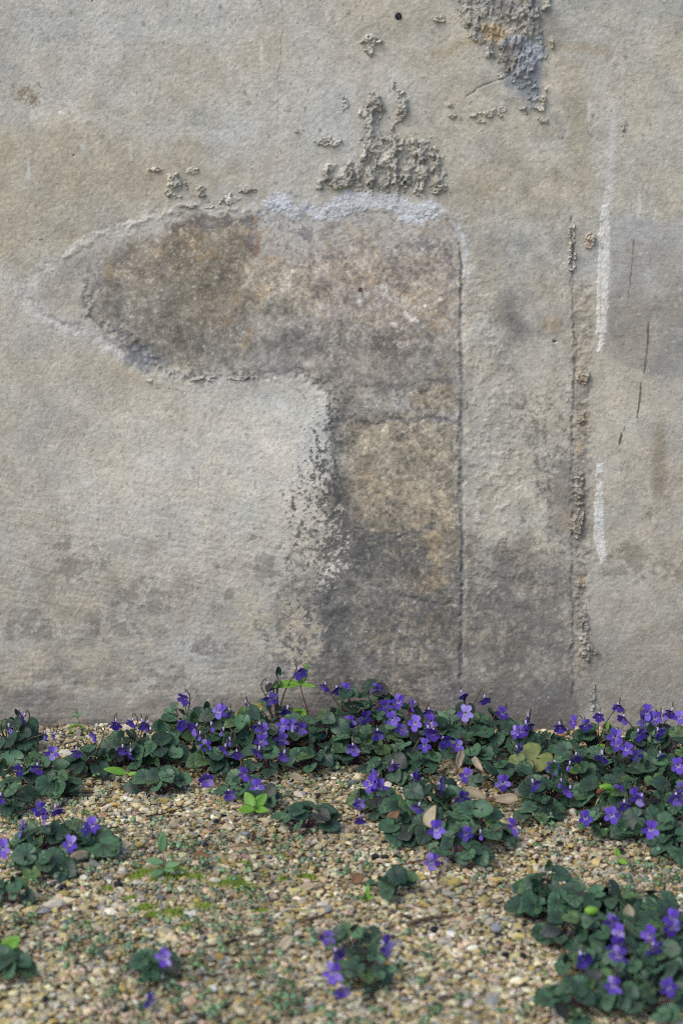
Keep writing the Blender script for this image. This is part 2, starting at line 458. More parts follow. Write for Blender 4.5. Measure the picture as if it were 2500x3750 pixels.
    p.put(p.area([(870, 1390), (1050, 1380), (1054, 1540), (900, 1560)], 30, 26, 40, 8), (152, 135, 110), 0.65, (10, 0.05, 2), 0.2)
    p.put(p.area([(740, 1500), (1060, 1510), (1060, 1700), (740, 1700)], 30, 20, 50, 8), (104, 99, 94), 0.82)
    p.put(p.area([(740, 1500), (1060, 1480), (1060, 1700), (740, 1700)], 30, 20, 50, 8), (156, 138, 114), 0.5, (9, -0.05, 5), 0.2)
    for i, (a, b, rx, ry) in enumerate(((880, 1090, 30, 14), (905, 1140, 22, 30), (1000, 1110, 20, 26), (850, 1130, 24, 20), (1040, 1040, 10, 50), (810, 1010, 20, 36), (930, 1000, 30, 12), (990, 1400, 40, 14), (900, 1445, 40, 20), (1030, 1260, 18, 20), (870, 900, 40, 14))):
        p.put(p.blob(a, b, rx, ry, i), (98, 96, 96), 0.65, (14, 0.32, i), 0.2)
    p.put(col, (168, 152, 126), 0.5, (7, -0.18, 3), 0.12)
    p.put(col, (84, 83, 82), 0.5, (8, -0.12, 6), 0.12)
    p.put(p.line([(775, 965), (860, 972), (950, 962), (1054, 966)], 4, 4, 6, 26, 5, 3), (90, 90, 92), 0.7)
    p.put(p.line([(930, 900), (1000, 880), (1054, 872)], 3, 4, 4, 26, 5, 3), (100, 98, 98), 0.6)
    p.put(p.line([(800, 1218), (880, 1232), (960, 1224), (990, 1210)], 4, 5, 6, 26, 5, 4), (84, 84, 86), 0.75)
    p.put(p.line([(850, 1340), (960, 1380), (1052, 1390)], 3, 4, 6, 26, 5, 3), (84, 84, 86), 0.6)
    p.put(p.line([(870, 1060), (960, 1120), (1010, 1190)], 2, 4, 6, 40, 5, 3), (176, 160, 132), 0.5)
    # mould grains eating into the pale plaster left of the column
    p.put(p.area([(690, 1060), (775, 900), (800, 1000), (790, 1300), (800, 1560), (660, 1560), (640, 1460), (700, 1330), (660, 1220)], 50, 20, 60, 4), (80, 78, 77), 0.88, (7, 0.08, 3), 0.1)
    p.put(p.area([(660, 1250), (770, 1180), (790, 1600), (640, 1600), (600, 1440)], 60, 26, 60, 7), (104, 101, 96), 0.65, (16, 0.05, 5), 0.15)
    p.put(p.area([(700, 1180), (790, 1170), (800, 1320), (740, 1360), (690, 1290)], 26, 20, 30, 7), (190, 184, 170), 0.85, (7, 0.05, 1), 0.1)
    p.put(p.area([(640, 1420), (742, 1440), (745, 1510), (690, 1530)], 20, 16, 30, 7), (184, 168, 142), 0.75, (10, 0.2, 1), 0.15)
    # ---- strip between the joints
    p.put(p.blob(1178, 740, 52, 72, 4, 0.6, 40), (106, 102, 98), 0.85)
    p.put(p.blob(1160, 690, 30, 50, 6, 0.6, 40), (122, 118, 112), 0.6)
    p.put(p.blob(1270, 745, 30, 24, 6, 0.6), (170, 142, 104), 0.5)
    p.put(p.area([(1180, 920), (1312, 900), (1314, 1330), (1230, 1300), (1200, 1120)], 60, 30, 60, 6), (104, 101, 96), 0.75, (9, 0.0, 6), 0.12)
    p.put(p.area([(1270, 1050), (1314, 1040), (1314, 1240), (1250, 1240)], 14, 14, 30, 3, 6), (116, 111, 104), 0.7)
    p.put(p.area([(1058, 1240), (1314, 1300), (1330, 1720), (1056, 1720)], 60, 40, 80, 3), (112, 107, 100), 0.9)
    p.put(p.area([(1058, 1100), (1314, 1200), (1330, 1720), (1056, 1720)], 40, 40, 80, 3), (160, 151, 135), 0.7, (16, 0.05, 2), 0.15)
    p.put(p.area([(1058, 1280), (1314, 1300), (1330, 1720), (1056, 1720)], 40, 40, 80, 3), (98, 95, 91), 0.6, (11, 0.0, 7), 0.15)
    p.put(p.area([(1062, 1000), (1200, 1000), (1230, 1250), (1062, 1250)], 40, 20, 40, 3), (172, 167, 154), 0.7, (26, 0.4, 3), 0.2)
    p.put(p.area([(1040, 1560), (1340, 1560), (1340, 1720), (1040, 1720)], 30, 24, 50, 2), (100, 96, 92), 0.75)
    # ---- joints
    joint = [(1052, 560), (1058, 640), (1056, 800), (1058, 960), (1056, 1150), (1060, 1300), (1058, 1460), (1056, 1560)]
    p.put(p.line(joint, 3.2, 3.5, 3, 40, 5, 2.5, 9), (82, 84, 88), 0.8)
    p.put(p.line([(x + 9, y) for x, y in joint], 4, 5, 3, 30, 7, 3, 12), (176, 168, 150), 0.45)
    ridge = [(1313, 500), (1310, 560), (1314, 680), (1322, 800), (1316, 920), (1310, 1060), (1312, 1200), (1314, 1400), (1314, 1600)]
    p.put(p.area([(1312, 640), (1352, 640), (1356, 900), (1350, 1500), (1318, 1560)], 12, 12, 40, 3, 8), (148, 139, 124), 0.6)
    p.put(p.line([(1335, 860), (1335, 1000), (1332, 1160), (1330, 1440)], 14, 6, 4, 30, 6, 6), (120, 114, 106), 0.7, (18, 0.35))
    p.put(p.line(ridge, 2.2, 2.5, 3, 40, 2, 2.5, 9), (94, 92, 90), 0.7)
    for (a, b, r) in ((1328, 1030, 12), (1340, 960, 10), (1335, 1330, 12), (1350, 1460, 8), (1335, 870, 10)):
        p.put(p.blob(a, b, r, r * 1.6, int(a) % 7), (166, 136, 100), 0.5)
    # ---- smooth cement patch, paint runs
    p.put(p.area(CEMENT, 20, 16, 40, 5, 8), (146, 144, 140), 0.9)
    p.put(p.area([(1396, 690), (1640, 640), (1640, 872), (1400, 850)], 40, 34, 60, 5), (130, 125, 117), 0.65)
    p.put(p.area([(1400, 508), (1640, 500), (1640, 560), (1400, 560)], 16, 12, 40, 5), (160, 161, 160), 0.6)
    p.put(p.blob(1490, 650, 46, 60, 5), (160, 160, 156), 0.55)
    p.put(p.blob(1500, 740, 40, 60, 6), (156, 153, 144), 0.6, (26, 0.35))
    p.put(p.area([(1370, 820), (1410, 820), (1500, 860), (1640, 850), (1640, 905), (1480, 910), (1380, 880)], 10, 14, 26, 7, 6), (164, 158, 144), 0.7, (22, 0.35))
    p.put(p.line([(1410, 230), (1404, 320), (1396, 420), (1392, 480)], 8, 7, 1.5, 40, 3, 2), (184, 181, 174), 0.75)
    for q in (STREAK_UP, STREAK_MID, STREAK_LOW, STREAK_DAB):
        p.put(p.area(q, 1.8, 1.4, 12, 4, 2.2, 6), (198, 197, 192), 0.95)
    p.put(p.line([(1377, 545), (1379, 740)], 2, 2, 1, 20, 4, 1), (182, 174, 152), 0.6)
    p.put(p.line([(1468, 435), (1463, 500)], 2, 2.5, 1, 20, 4, 1), (190, 188, 182), 0.8)
    for q, w in (([(1488, 740), (1485, 790), (1478, 858)], 1.6), ([(1471, 880), (1467, 920), (1462, 958)], 2.0), ([(1426, 994), (1421, 1020)], 2.2), ([(1455, 545), (1448, 620), (1440, 700)], 0.8), ([(1440, 965), (1430, 990)], 0.8)):
        p.put(p.line(q, w, 1.6, 1.2, 30, 6, 1.0), (72, 68, 62), 0.9)
    # ---- scab zones, stain only (relief is in the pieces)
    p.put(p.area(SCAB_TOP, 5, 9, 30, 5, 6), (142, 139, 131), 0.75)
    p.put(p.area([(1150, 90), (1252, 80), (1250, 200), (1225, 255), (1165, 190)], 10, 8, 30, 5, 5), (132, 138, 148), 0.85)
    p.put(p.area([(1100, -12), (1240, -12), (1240, 60), (1180, 60), (1110, 40)], 10, 8, 30, 5, 5), (128, 129, 132), 0.6, (16, 0.2))
    p.put(p.area([(1104, 58), (1150, 52), (1160, 78), (1152, 98), (1112, 94)], 5, 5, 20, 5, 4), (172, 150, 116), 0.95)
    p.put(p.area([(1140, 108), (1180, 100), (1190, 160), (1160, 176)], 8, 8, 20, 5, 4), (120, 112, 100), 0.7)
    p.put(p.area(SCAB_MID, 10, 12, 30, 5, 5), (154, 149, 137), 0.6)
    p.put(p.area([(840, 250), (872, 250), (880, 330), (836, 340)], 8, 8, 20, 4, 4), (146, 146, 146), 0.7)
    for q in ([(205, 590), (196, 660), (204, 716)], [(470, 590), (505, 545), (520, 525)], [(560, 560), (556, 640), (548, 720)], [(880, 850), (905, 900), (912, 950)], [(830, 1010), (900, 1062), (985, 1130)], [(640, 800), (600, 830), (560, 842)], [(900, 1330), (950, 1360), (1050, 1372)]):
        p.put(p.line(q, 0.9, 1.6, 4, 22, 5, 1), (186, 178, 164), 0.5)
    for q in ([(980, 890), (975, 925), (990, 950)], [(880, 905), (900, 930), (905, 960)], [(860, 1235), (900, 1245), (960, 1232)], [(1000, 1400), (985, 1450), (1000, 1500)], [(330, 830), (380, 850), (400, 880)]):
        p.put(p.line(q, 0.8, 1.6, 5, 18, 5, 1.5), (78, 76, 74), 0.6)
    # cracks
    for q in ([(648, -10), (650, 60), (642, 130), (640, 180), (636, 250), (642, 300)], [(1072, 222), (1100, 200), (1140, 186), (1172, 172)]):
        p.put(p.line(q, 0.6, 1.5, 2.5, 22, 5), (104, 100, 92), 0.65)
    for i, (a, b) in enumerate(((442, 283), (735, 300), (700, 250), (562, 213), (330, 55), (450, 38), (800, 28), (505, 17), (160, 260), (1060, 275), (1440, 285), (1475, 310), (1432, 300), (1360, 265), (1435, 130), (1290, 320), (165, 30))):
        p.put(p.blob(a, b, 5, 7, i, 0.7, 5), (104, 102, 96), 0.7)
    p.put(p.blob(1352, 552, 10, 22, 4), (182, 148, 124), 0.7)
    # loose dark and light sand grains all over
    g = fbm(U, V, 7.5, 2, 21)
    p.put(allm(sstep(0.77, 0.84, g)), (96, 93, 86), 0.38)
    g2 = fbm(U + 400, V, 7.0, 2, 24)
    p.put(allm(sstep(0.80, 0.86, g2)), (206, 203, 194), 0.4)
    # medium mottling
    st = np.zeros(len(U), np.float32)
    for q in (core, col):
        st[q[0]] = np.maximum(st[q[0]], q[1])
    p.col *= (1 + st * ((n(44, 5, 50, 0.62) - 0.5) * 0.24 + (n(17, 4, 52, 0.6) - 0.5) * 0.16 + (n(8, 3, 53, 0.6) - 0.5) * 0.20))[:, None]
    warm = (n(70, 5, 55) - 0.5)[:, None] * np.array((0.025, 0.0, -0.035), np.float32)
    p.col *= 1 + warm
    strip = sstep(1060, 1120, U) * sstep(1330, 1290, U)
    p.col *= (1 + strip * (n(40, 5, 57, 0.62) - 0.5) * 0.18)[:, None]
    p.col *= (1 + (n(38, 4, 14) - 0.5) * 0.08 + (n(15, 3, 17) - 0.5) * 0.06 + (n(6, 2, 18) - 0.5) * 0.07)[:, None]

    mean = np.array((0.655, 0.645, 0.62), np.float32)
    p.col[:] = mean + (p.col - mean) * np.float32(0.88)
    lum = p.col.mean(1, keepdims=True)
    p.col[:] = (lum + (p.col - lum) * np.float32(0.92)) * np.array((1.004, 1.0, 0.988), np.float32)
    # ------------------------------------------------ relief in metres, towards the viewer
    H = p.H
    H += (n(420, 3, 2, k=1.6) - 0.5) * 0.006 + (n(120, 2, 5, k=1.6) - 0.5) * 0.0010
    H += (n(30, 2, 6) - 0.5) * 0.00015
    rough = np.full(len(U), 1.0, np.float32)
    i, m = core
    rough[i] *= 1 - 0.35 * m
    i, m = p.area(CEMENT, 12, 10, 40, 5, 6)
    rough[i] *= 1 - 0.55 * m
    grain = (n(8, 2, 31) - 0.5) * 0.00022 + (n(5.0, 2, 33) - 0.5) * 0.00034
    # brushed coat low on the wall
    a = np.float32(math.radians(14))
    bu, bv = U * math.cos(a) + V * math.sin(a), -U * math.sin(a) + V * math.cos(a)
    brushed = sstep(880, 1250, V) * (U < 1060)
    br = contrast(fbm(bu / 5.5, bv, 6.5, 3, 40)) - 0.5
    br2 = contrast(fbm(U / 7, V, 6.0, 3, 43)) - 0.5
    low = sstep(1380, 1560, V)
    H += grain * rough + brushed * (br * (1 - low) + br2 * low) * 0.00042
    cem = np.zeros(len(U), np.float32)
    cem[i] = m
    H += cem * br2 * 0.0002
    # upper coat is a skin standing proud of the bared one
    i, m = p.area(HALO, 9, 14, 40, 6, 8, 12)
    H[i] -= m * 0.0013
    i, m = core
    H[i] -= m * 0.0007
    i, m = p.area(COLUMN, 8, 14, 50, 5, 8, 14)
    H[i] -= m * 0.0014 * (1 - sstep(1300, 1560, V[i]))
    p.up(p.line(joint, 2.0, 3, 3.5, 36, 5, 3.5, 9), -0.0013, 26)
    p.up(p.line(ridge, 2.0, 3, 3.5, 36, 2, 3.5, 9), -0.0013, 26)
    i = p.box([(1316, 480), (1700, 1700)], 0)
    if len(i):
        H[i] += sstep(1316, 1356, U[i]) * sstep(470, 680, V[i]) * 0.0016
    for q in ([(775, 965), (860, 972), (950, 962), (1054, 966)], [(800, 1218), (880, 1232), (960, 1224), (990, 1210)], [(850, 1340), (960, 1380), (1052, 1390)], [(600, 860), (690, 852), (750, 884), (764, 960)]):
        p.up(p.line(q, 4, 5, 8, 26, 5, 5), -0.0008, 14)
    for q in ([(150, 588), (250, 530), (340, 498), (430, 473)], [(430, 473), (480, 478), (560, 490)]):
        p.up(p.line(q, 5, 7, 7, 30, 5, 5), 0.0009, 12)
    p.up(p.line([(640, 180), (650, 60), (648, -10)], 0.5, 1.5, 2.5, 22, 5), -0.0006)
    p.up(p.line([(1072, 222), (1100, 200), (1140, 186), (1172, 172)], 1.2, 2, 2.5, 22, 5), -0.0018)
    # rough rim crumbs, trowel lumps right of the joint
    i, m = p.area([(1060, 620), (1110, 620), (1200, 900), (1200, 1300), (1062, 1500)], 30, 20, 40, 3)
    H[i] += m * sstep(0.55, 0.9, n(11, 3, 35)[i]) * 0.0008
    i, m = p.area([(1314, 640), (1356, 640), (1356, 1520), (1318, 1560)], 8, 8, 40, 3, 4)
    H[i] += m * (n(13, 4, 36, 0.6)[i] - 0.4) * 0.0022
    for q in ([(300, 780), (380, 850), (440, 866)], [(440, 866), (600, 868)], [(200, 660), (205, 720), (300, 780)], [(690, 860), (760, 890)]):
        i, m = p.line(q, 14, 10, 4, 30, 3)
        H[i] += m * (n(12, 4, 37, 0.6)[i] - 0.45) * 0.0026
    # deep pits
    for i, (a, b, r, d) in enumerate(((915, 38, 7.5, 0.012), (828, 667, 5, 0.006), (1273, 785, 6, 0.005), (213, 1, 3, 0.003), (170, 357, 3, 0.003))):
        k, m = p.blob(a, b, r, r * (0.5 if i == 2 else 1.0), i, 0.15, 6)
        m = sstep(0.1, 0.5, m)
        H[k] -= m * d
    return p.col, H


# ------------------------------------------------------------------ materials
def principled(name, base=(0.5, 0.5, 0.5, 1), rough=0.8, spec=0.3):
    m = bpy.data.materials.new(name)
    m.use_nodes = True
    b = m.node_tree.nodes['Principled BSDF']
    b.inputs['Base Color'].default_value = base
    b.inputs['Roughness'].default_value = rough
    b.inputs['Specular IOR Level'].default_value = spec
    return m, m.node_tree, b


def node(nt, kind, **kw):
    n = nt.nodes.new(kind)
    for k, v in kw.items():
        setattr(n, k, v)
    return n


def noise_node(nt, scale, detail=4, rough=0.55, coord='Object'):
    tc = node(nt, 'ShaderNodeTexCoord')
    n = node(nt, 'ShaderNodeTexNoise')
    n.inputs['Scale'].default_value = scale
    n.inputs['Detail'].default_value = detail
    n.inputs['Roughness'].default_value = rough
    nt.links.new(tc.outputs[coord], n.inputs['Vector'])
    return n


def ramp(nt, fac, stops):
    r = node(nt, 'ShaderNodeValToRGB')
    e = r.color_ramp.elements
    while len(e) < len(stops):
        e.new(0.5)
    for k, (p, c) in zip(e, stops):
        k.position = p
        k.color = c
    nt.links.new(fac, r.inputs['Fac'])
    return r


def mixc(nt, fac, a, b, mode='MIX'):
    n = node(nt, 'ShaderNodeMix', data_type='RGBA', blend_type=mode)
    if isinstance(fac, float):
        n.inputs[0].default_value = fac
    else:
        nt.links.new(fac, n.inputs[0])
    for s, v in ((6, a), (7, b)):
        if isinstance(v, tuple):
            n.inputs[s].default_value = v
        else:
            nt.links.new(v, n.inputs[s])
    return n.outputs[2]


def bump(nt, b, height, strength, dist):
    n = node(nt, 'ShaderNodeBump')
    n.inputs['Strength'].default_value = strength
    n.inputs['Distance'].default_value = dist
    nt.links.new(height, n.inputs['Height'])
    nt.links.new(n.outputs[0], b.inputs['Normal'])


def make_plaster():
    m, nt, b = principled('weathered_plaster', rough=0.93, spec=0.15)
    at = node(nt, 'ShaderNodeAttribute', attribute_name='tint')
    f1 = noise_node(nt, 420, 3, 0.6)
    r1 = ramp(nt, f1.outputs['Fac'], [(0.25, (0.86, 0.86, 0.85, 1)), (0.5, (1, 1, 1, 1)), (0.75, (1.10, 1.10, 1.10, 1))])
    c = mixc(nt, 0.65, at.outputs['Color'], r1.outputs['Color'], 'MULTIPLY')
    # single sand grains
    v = node(nt, 'ShaderNodeTexVoronoi')
    v.inputs['Scale'].default_value = 330
    tc = node(nt, 'ShaderNodeTexCoord')
    nt.links.new(tc.outputs['Object'], v.inputs['Vector'])
    rg = ramp(nt, v.outputs['Color'], [(0.0, (0.82, 0.82, 0.82, 1)), (0.35, (1, 1, 1, 1)), (0.8, (1, 1, 1, 1)), (1.0, (1.2, 1.2, 1.18, 1))])
    c = mixc(nt, 0.55, c, rg.outputs['Color'], 'MULTIPLY')
    nt.links.new(c, b.inputs['Base Color'])
    f2 = noise_node(nt, 520, 4, 0.65)
    bump(nt, b, f2.outputs['Fac'], 0.5, 0.0012)
    return m


PLASTER = make_plaster()
DARK_PLUG, _, _ = principled('dark_plug', rgb(28, 32, 44), 0.6, 0.3)
RUST, _, _ = principled('rust', rgb(92, 56, 38), 0.8, 0.2)
m_core, nt, b = principled('wall_core_render', rgb(160, 154, 142), 0.95, 0.1)
f = noise_node(nt, 9, 6)
nt.links.new(ramp(nt, f.outputs['Fac'], [(0.3, rgb(140, 133, 120)), (0.7, rgb(172, 167, 155))]).outputs['Color'], b.inputs['Base Color'])
WALL_CORE = m_core


# ------------------------------------------------------------------ the wall
def stretch(lo, hi, step, far_lo, far_hi, n):
    """dense between lo and hi, widening steps outside"""
    mid = np.arange(lo, hi + step * 0.5, step)
    parts = []
    if far_lo < lo:
        t = np.linspace(1, 0, n, endpoint=False) ** 2
        parts.append(lo + (far_lo - lo) * t)
    parts.append(mid)
    if far_hi > hi:
        t = np.linspace(0, 1, n + 1)[1:] ** 2
        parts.append(mid[-1] + (far_hi - mid[-1]) * t)
    return np.concatenate(parts)


def grid_faces(nx, ny):
    i = np.arange(nx * ny).reshape(ny, nx)
    return np.stack([i[:-1, :-1].ravel(), i[:-1, 1:].ravel(), i[1:, 1:].ravel(), i[1:, :-1].ravel()], 1)


wx = stretch(-0.475, 0.475, 0.0012, -3.2, 3.2, 26)
wz = stretch(-0.02, 0.93, 0.0012, -0.12, 2.6, 26)
X, Z = np.meshgrid(wx, wz)
X, Z = X.ravel(), Z.ravel()
LU, LV = layout_of_wall(X, Z)
wcol, wh = paint_wall(LU, LV)
# beyond the finely cut field only the broad clouds carry on
far = np.maximum(sstep(0.455, 0.475, np.abs(X)), sstep(0.905, 0.93, Z)).astype(np.float32)
cl = contrast(fbm(LU, LV, 420, 3, 1))[:, None]
soft = (np.array((165, 161, 150)) + cl * np.array((12, 13, 15))) / 255.0 * (1 - 0.12 * sstep(1500, 1680, LV))[:, None]
wcol = wcol + (soft - wcol) * far[:, None]
wh = wh * (1 - far) + far * (contrast(fbm(LU, LV, 420, 3, 2), 1.6) - 0.5) * 0.006
verts = np.stack([X, -wh, Z], 1)
wall_mesh = mesh_np('plaster_wall', verts, grid_faces(len(wx), len(wz)), True, lin(np.clip(wcol, 0.02, 0.98) * 0.999))
wall = new_obj('plaster_wall', wall_mesh, None, PLASTER)
tag(wall, 'old grey-beige plastered wall with dark stains and crumbling patches behind the violets', 'wall', None, 'thing')


def add_box(name, lo, hi, mat, parent=None, bevel=0.0):
    bm = bmesh.new()
    bmesh.ops.create_cube(bm, size=1)
    for v in bm.verts:
        v.co = Vector([lo[k] + (hi[k] - lo[k]) * (v.co[k] + 0.5) for k in range(3)])
    if bevel:
        bmesh.ops.bevel(bm, geom=list(bm.edges), offset=bevel, segments=2, affect='EDGES')
    me = bpy.data.meshes.new(name)
    bm.to_mesh(me)
    bm.free()
    return new_obj(name, me, parent, mat)


add_box('wall_core', (-3.19, 0.022, -0.11), (3.19, 0.42, 2.59), WALL_CORE, wall)
add_box('coping', (-3.25, -0.04, 2.592), (3.25, 0.47, 2.66), WALL_CORE, wall, 0.01)


def wall_piece(name, bounds, mask_fn, lump_fn, step=0.0009, label=None, tint=None):
    """a crust on the wall with a ragged outline; its rim dips into the wall"""
    u0, u1, v0, v1 = bounds
    a = at_depth(u0, v1, 0)
    b2 = at_depth(u1, v0, 0)
    c2 = at_depth(u0, v0, 0)
    d2 = at_depth(u1, v1, 0)
    x0, x1 = min(a.x, c2.x), max(b2.x, d2.x)
    gx = np.arange(x0, x1 + step, step)
    gz = np.arange(a.z, b2.z + step, step)
    X, Z = np.meshgrid(gx, gz)
    X, Z = X.ravel(), Z.ravel()
    U, V = layout_of_wall(X, Z)
    U, V = U.astype(np.float32), V.astype(np.float32)
    col, h = paint_wall(U, V)
    m = mask_fn(U, V)
    y = h + lump_fn(U, V) * m - 0.0011 * (1 - m)
    if tint is not None:
        col = col + (np.array(tint[0], np.float32) / 255 - col) * (m * tint[1])[:, None]
        col = col * (1 + (contrast(fbm(U, V, 16, 4, 61)) - 0.5) * 0.22)[:, None]
    f = grid_faces(len(gx), len(gz))
    f = f[(m[f] > 0.02).any(1)]
    if not len(f):
        return None
    used, inv = np.unique(f.ravel(), return_inverse=True)
    me = mesh_np(name, np.stack([X, -y, Z], 1)[used], inv.reshape(f.shape), True, lin(np.clip(col[used], 0.02, 0.98)))
    o = new_obj(name, me, wall, PLASTER)
    if label:
        o['label'] = label
    return o


def pmask(pts, soft, warp, wscale, rag, rscale, erode=0.0, escale=14, seed=5, vs=1.0):
    def fn(U, V):
        d = poly_sd(U, V, pts)
        d = d + (fbm(U, V, wscale, 4, seed) - 0.5) * 3.2 * warp + (fbm(U, V, rscale, 3, seed + 5) - 0.5) * 3.2 * rag
        m = sstep(-soft, soft, d)
        if erode:
            e = contrast(fbm(U, V / vs, escale, 3, seed + 9, 0.6))
            m = m * sstep(erode - 0.14, erode + 0.14, e + 0.25 * sstep(0, 30, d))
        return m
    return fn


def lumps(amp, scale, seed=3, vs=1.0, fine=0.35):
    def fn(U, V):
        a = contrast(fbm(U, V / vs, scale, 3, seed, 0.55), 2.4)
        b = contrast(fbm(U, V / vs, scale * 0.34, 2, seed + 3), 2.2)
        return amp * (0.12 + a ** 1.4 * (1 - fine) + b * fine * (0.4 + 0.6 * a))
    return fn


def crags(amp, scale, seed=3, vs=1.0):
    """broken mortar: steep-sided crumbs on crumbs"""
    def fn(U, V):
        wu = U + (fbm(U, V, scale * 0.8, 2, seed + 11) - 0.5) * scale * 0.9
        wv = V + (fbm(U, V, scale * 0.8, 2, seed + 13) - 0.5) * scale * 0.9
        a = sstep(0.40, 0.62, fbm(wu, wv / vs, scale, 2, seed))
        b = sstep(0.42, 0.60, fbm(wu, wv / vs, scale * 0.48, 2, seed + 3))
        c = contrast(fbm(U, V, scale * 0.25, 2, seed + 6))
        return amp * (0.10 + 0.44 * a + 0.30 * b * (0.35 + 0.65 * a) + 0.16 * c)
    return fn


def bb(pts, pad=14):
    xs = [p[0] for p in pts]
    ys = [p[1] for p in pts]
    return min(xs) - pad, max(xs) + pad, min(ys) - pad, max(ys) + pad


wall_piece('mortar_crust', bb(SCAB_MID), pmask(SCAB_MID, 7, 12, 26, 9, 10, 0.30, 22, 5, 2.0), crags(0.0088, 17, 3, 1.8), label='crumbly bare mortar above the pale lime rag', tint=((146, 143, 134), 0.6))
wall_piece('mortar_crust', bb(SCAB_TOP), pmask(SCAB_TOP, 8, 18, 26, 12, 10, 0.38, 20, 8, 2.0), crags(0.0078, 16, 6, 2.0), label='blue-grey mortar crust at the top of the wall')
wall_piece('lime_rag', bb(LIMEWASH), pmask(LIMEWASH, 4, 8, 20, 6, 8, 0.2, 18, 4), lumps(0.0010, 12, 6, 1.0, 0.5), label='pale blue-white lime wash remnant')
for q in (STREAK_UP, STREAK_MID, STREAK_LOW, STREAK_DAB):
    wall_piece('paint_streak', bb(q, 6), pmask(q, 1.8, 1.4, 12, 2.2, 6, 0, 9, 4), lumps(0.0006, 12, 4, 1.0, 0.4), 0.0008)
LUMPS = [(404, 420, 22, 24), (462, 441, 10, 14), (442, 393, 14, 8), (530, 460, 20, 13), (572, 437, 20, 6), (356, 390, 16, 6), (390, 443, 9, 10), (850, 103, 20, 26), (1011, 43, 12, 10), (1240, 240, 15, 17), (1246, 276, 12, 7), (1037, 268, 11, 4), (1086, 264, 9, 6), (1126, 262, 22, 9), (1148, 252, 15, 7), (1104, 279, 9, 4), (791, 238, 7, 14), (758, 326, 30, 10), (94, 547, 5, 4), (345, 874, 7, 4), (1312, 540, 8, 34), (1313, 592, 8, 28), (1353, 553, 11, 20), (1336, 862, 14, 16), (1333, 960, 9, 14), (1312, 1008, 5, 6), (1328, 1120, 13, 36), (1330, 1180, 12, 26), (1326, 1216, 14, 28), (1330, 1342, 11, 7), (1346, 1490, 16, 28), (1340, 1440, 9, 40), (1360, 1600, 5, 40), (556, 868, 26, 5), (470, 868, 24, 5), (680, 300, 6, 5), (1430, 292, 5, 14), (838, 380, 5, 5), (430, 473, 24, 5), (478, 474, 14, 5), (1010, 436, 18, 12), (1030, 240, 6, 4)]
for i, (cu, cv, ru, rv) in enumerate(LUMPS):
    def mk(U, V, cu=cu, cv=cv, ru=ru, rv=rv, i=i):
        r = np.sqrt(((U - cu) / ru) ** 2 + ((V - cv) / rv) ** 2) + (fbm(U, V, max(6, min(ru, rv) * 0.9), 3, i) - 0.5) * 1.5
        return sstep(1.15, 0.8, r)
    big = min(ru, rv)
    wall_piece('mortar_lump', (cu - ru * 1.5 - 4, cu + ru * 1.5 + 4, cv - rv * 1.5 - 4, cv + rv * 1.5 + 4), mk, crags(min(0.0085, 0.0026 + 0.00028 * big), max(9, min(15, big)), i), 0.0008, tint=((160, 156, 145), 0.4) if cu < 1260 else None)


def disc(name, u, v, r, depth, mat, sides=12):
    c = at_depth(u, v, 0)
    bm = bmesh.new()
    bmesh.ops.create_cone(bm, cap_ends=True, segments=sides, radius1=r, radius2=r * 0.8, depth=depth)
    bmesh.ops.rotate(bm, verts=bm.verts, matrix=Matrix.Rotation(math.pi / 2, 3, 'X'))
    for w in bm.verts:
        w.co += Vector((rnd.uniform(-1, 1), 0, rnd.uniform(-1, 1))) * r * 0.12
    me = bpy.data.meshes.new(name)
    bm.to_mesh(me)
    bm.free()
    o = new_obj(name, me, wall, mat)
    o.location = c
    return o


o = disc('plug', 915, 38, 0.0034, 0.006, DARK_PLUG)
o['label'] = 'small black plug in a drilled hole'
o = disc('nail_stub', 828, 667, 0.0017, 0.008, RUST, 8)
o.location.y -= 0.002

# ------------------------------------------------------------------ the ground
def ground_h(x, y):
    return (fbm(x * 1000, y * 1000, 260, 3, 2) - 0.5) * 0.016 + (fbm(x * 1000, y * 1000, 60, 3, 5) - 0.5) * 0.006


m_soil, nt, b = principled('gravelly_soil', rough=0.95, spec=0.15)
tc = node(nt, 'ShaderNodeTexCoord')
vor = node(nt, 'ShaderNodeTexVoronoi')
vor.inputs['Scale'].default_value = 170
nt.links.new(tc.outputs['Object'], vor.inputs['Vector'])
stones = ramp(nt, vor.outputs['Color'], [(0.0, rgb(112, 104, 84)), (0.3, rgb(148, 136, 106)), (0.55, rgb(166, 156, 130)), (0.8, rgb(140, 138, 128)), (1.0, rgb(190, 180, 156))])
gap = ramp(nt, vor.outputs['Distance'], [(0.45, (0, 0, 0, 1)), (0.75, (1, 1, 1, 1))])
c = mixc(nt, gap.outputs['Color'], stones.outputs['Color'], rgb(104, 86, 62))
nt.links.new(c, b.inputs['Base Color'])
bump(nt, b, vor.outputs['Distance'], -0.8, 0.004)
gx = stretch(-0.8, 0.8, 0.008, -60, 60, 40)
gy = stretch(-1.4, -0.004, 0.008, -60, -0.003, 40)
gy = np.concatenate([gy, [0.012]])
X, Y = np.meshgrid(gx, gy)
X, Y = X.ravel(), Y.ravel()
near = sstep(4, 1.2, np.hypot(X, Y))
ground = new_obj('ground', mesh_np('ground', np.stack([X, Y, ground_h(X, Y) * near - 0.002], 1), grid_faces(len(gx), len(gy)), True), None, m_soil)
tag(ground, 'gravel strewn earth in front of the wall', None, None, 'structure')

# gravel chips
PALETTE = [((186, 177, 148), 22), ((188, 168, 146), 12), ((168, 150, 102), 13), ((150, 140, 106), 16), ((148, 144, 134), 14), ((128, 131, 130), 9), ((62, 62, 62), 3), ((200, 195, 183), 8), ((180, 152, 134), 6), ((134, 110, 84), 6), ((160, 138, 78), 6), ((168, 158, 132), 16)]


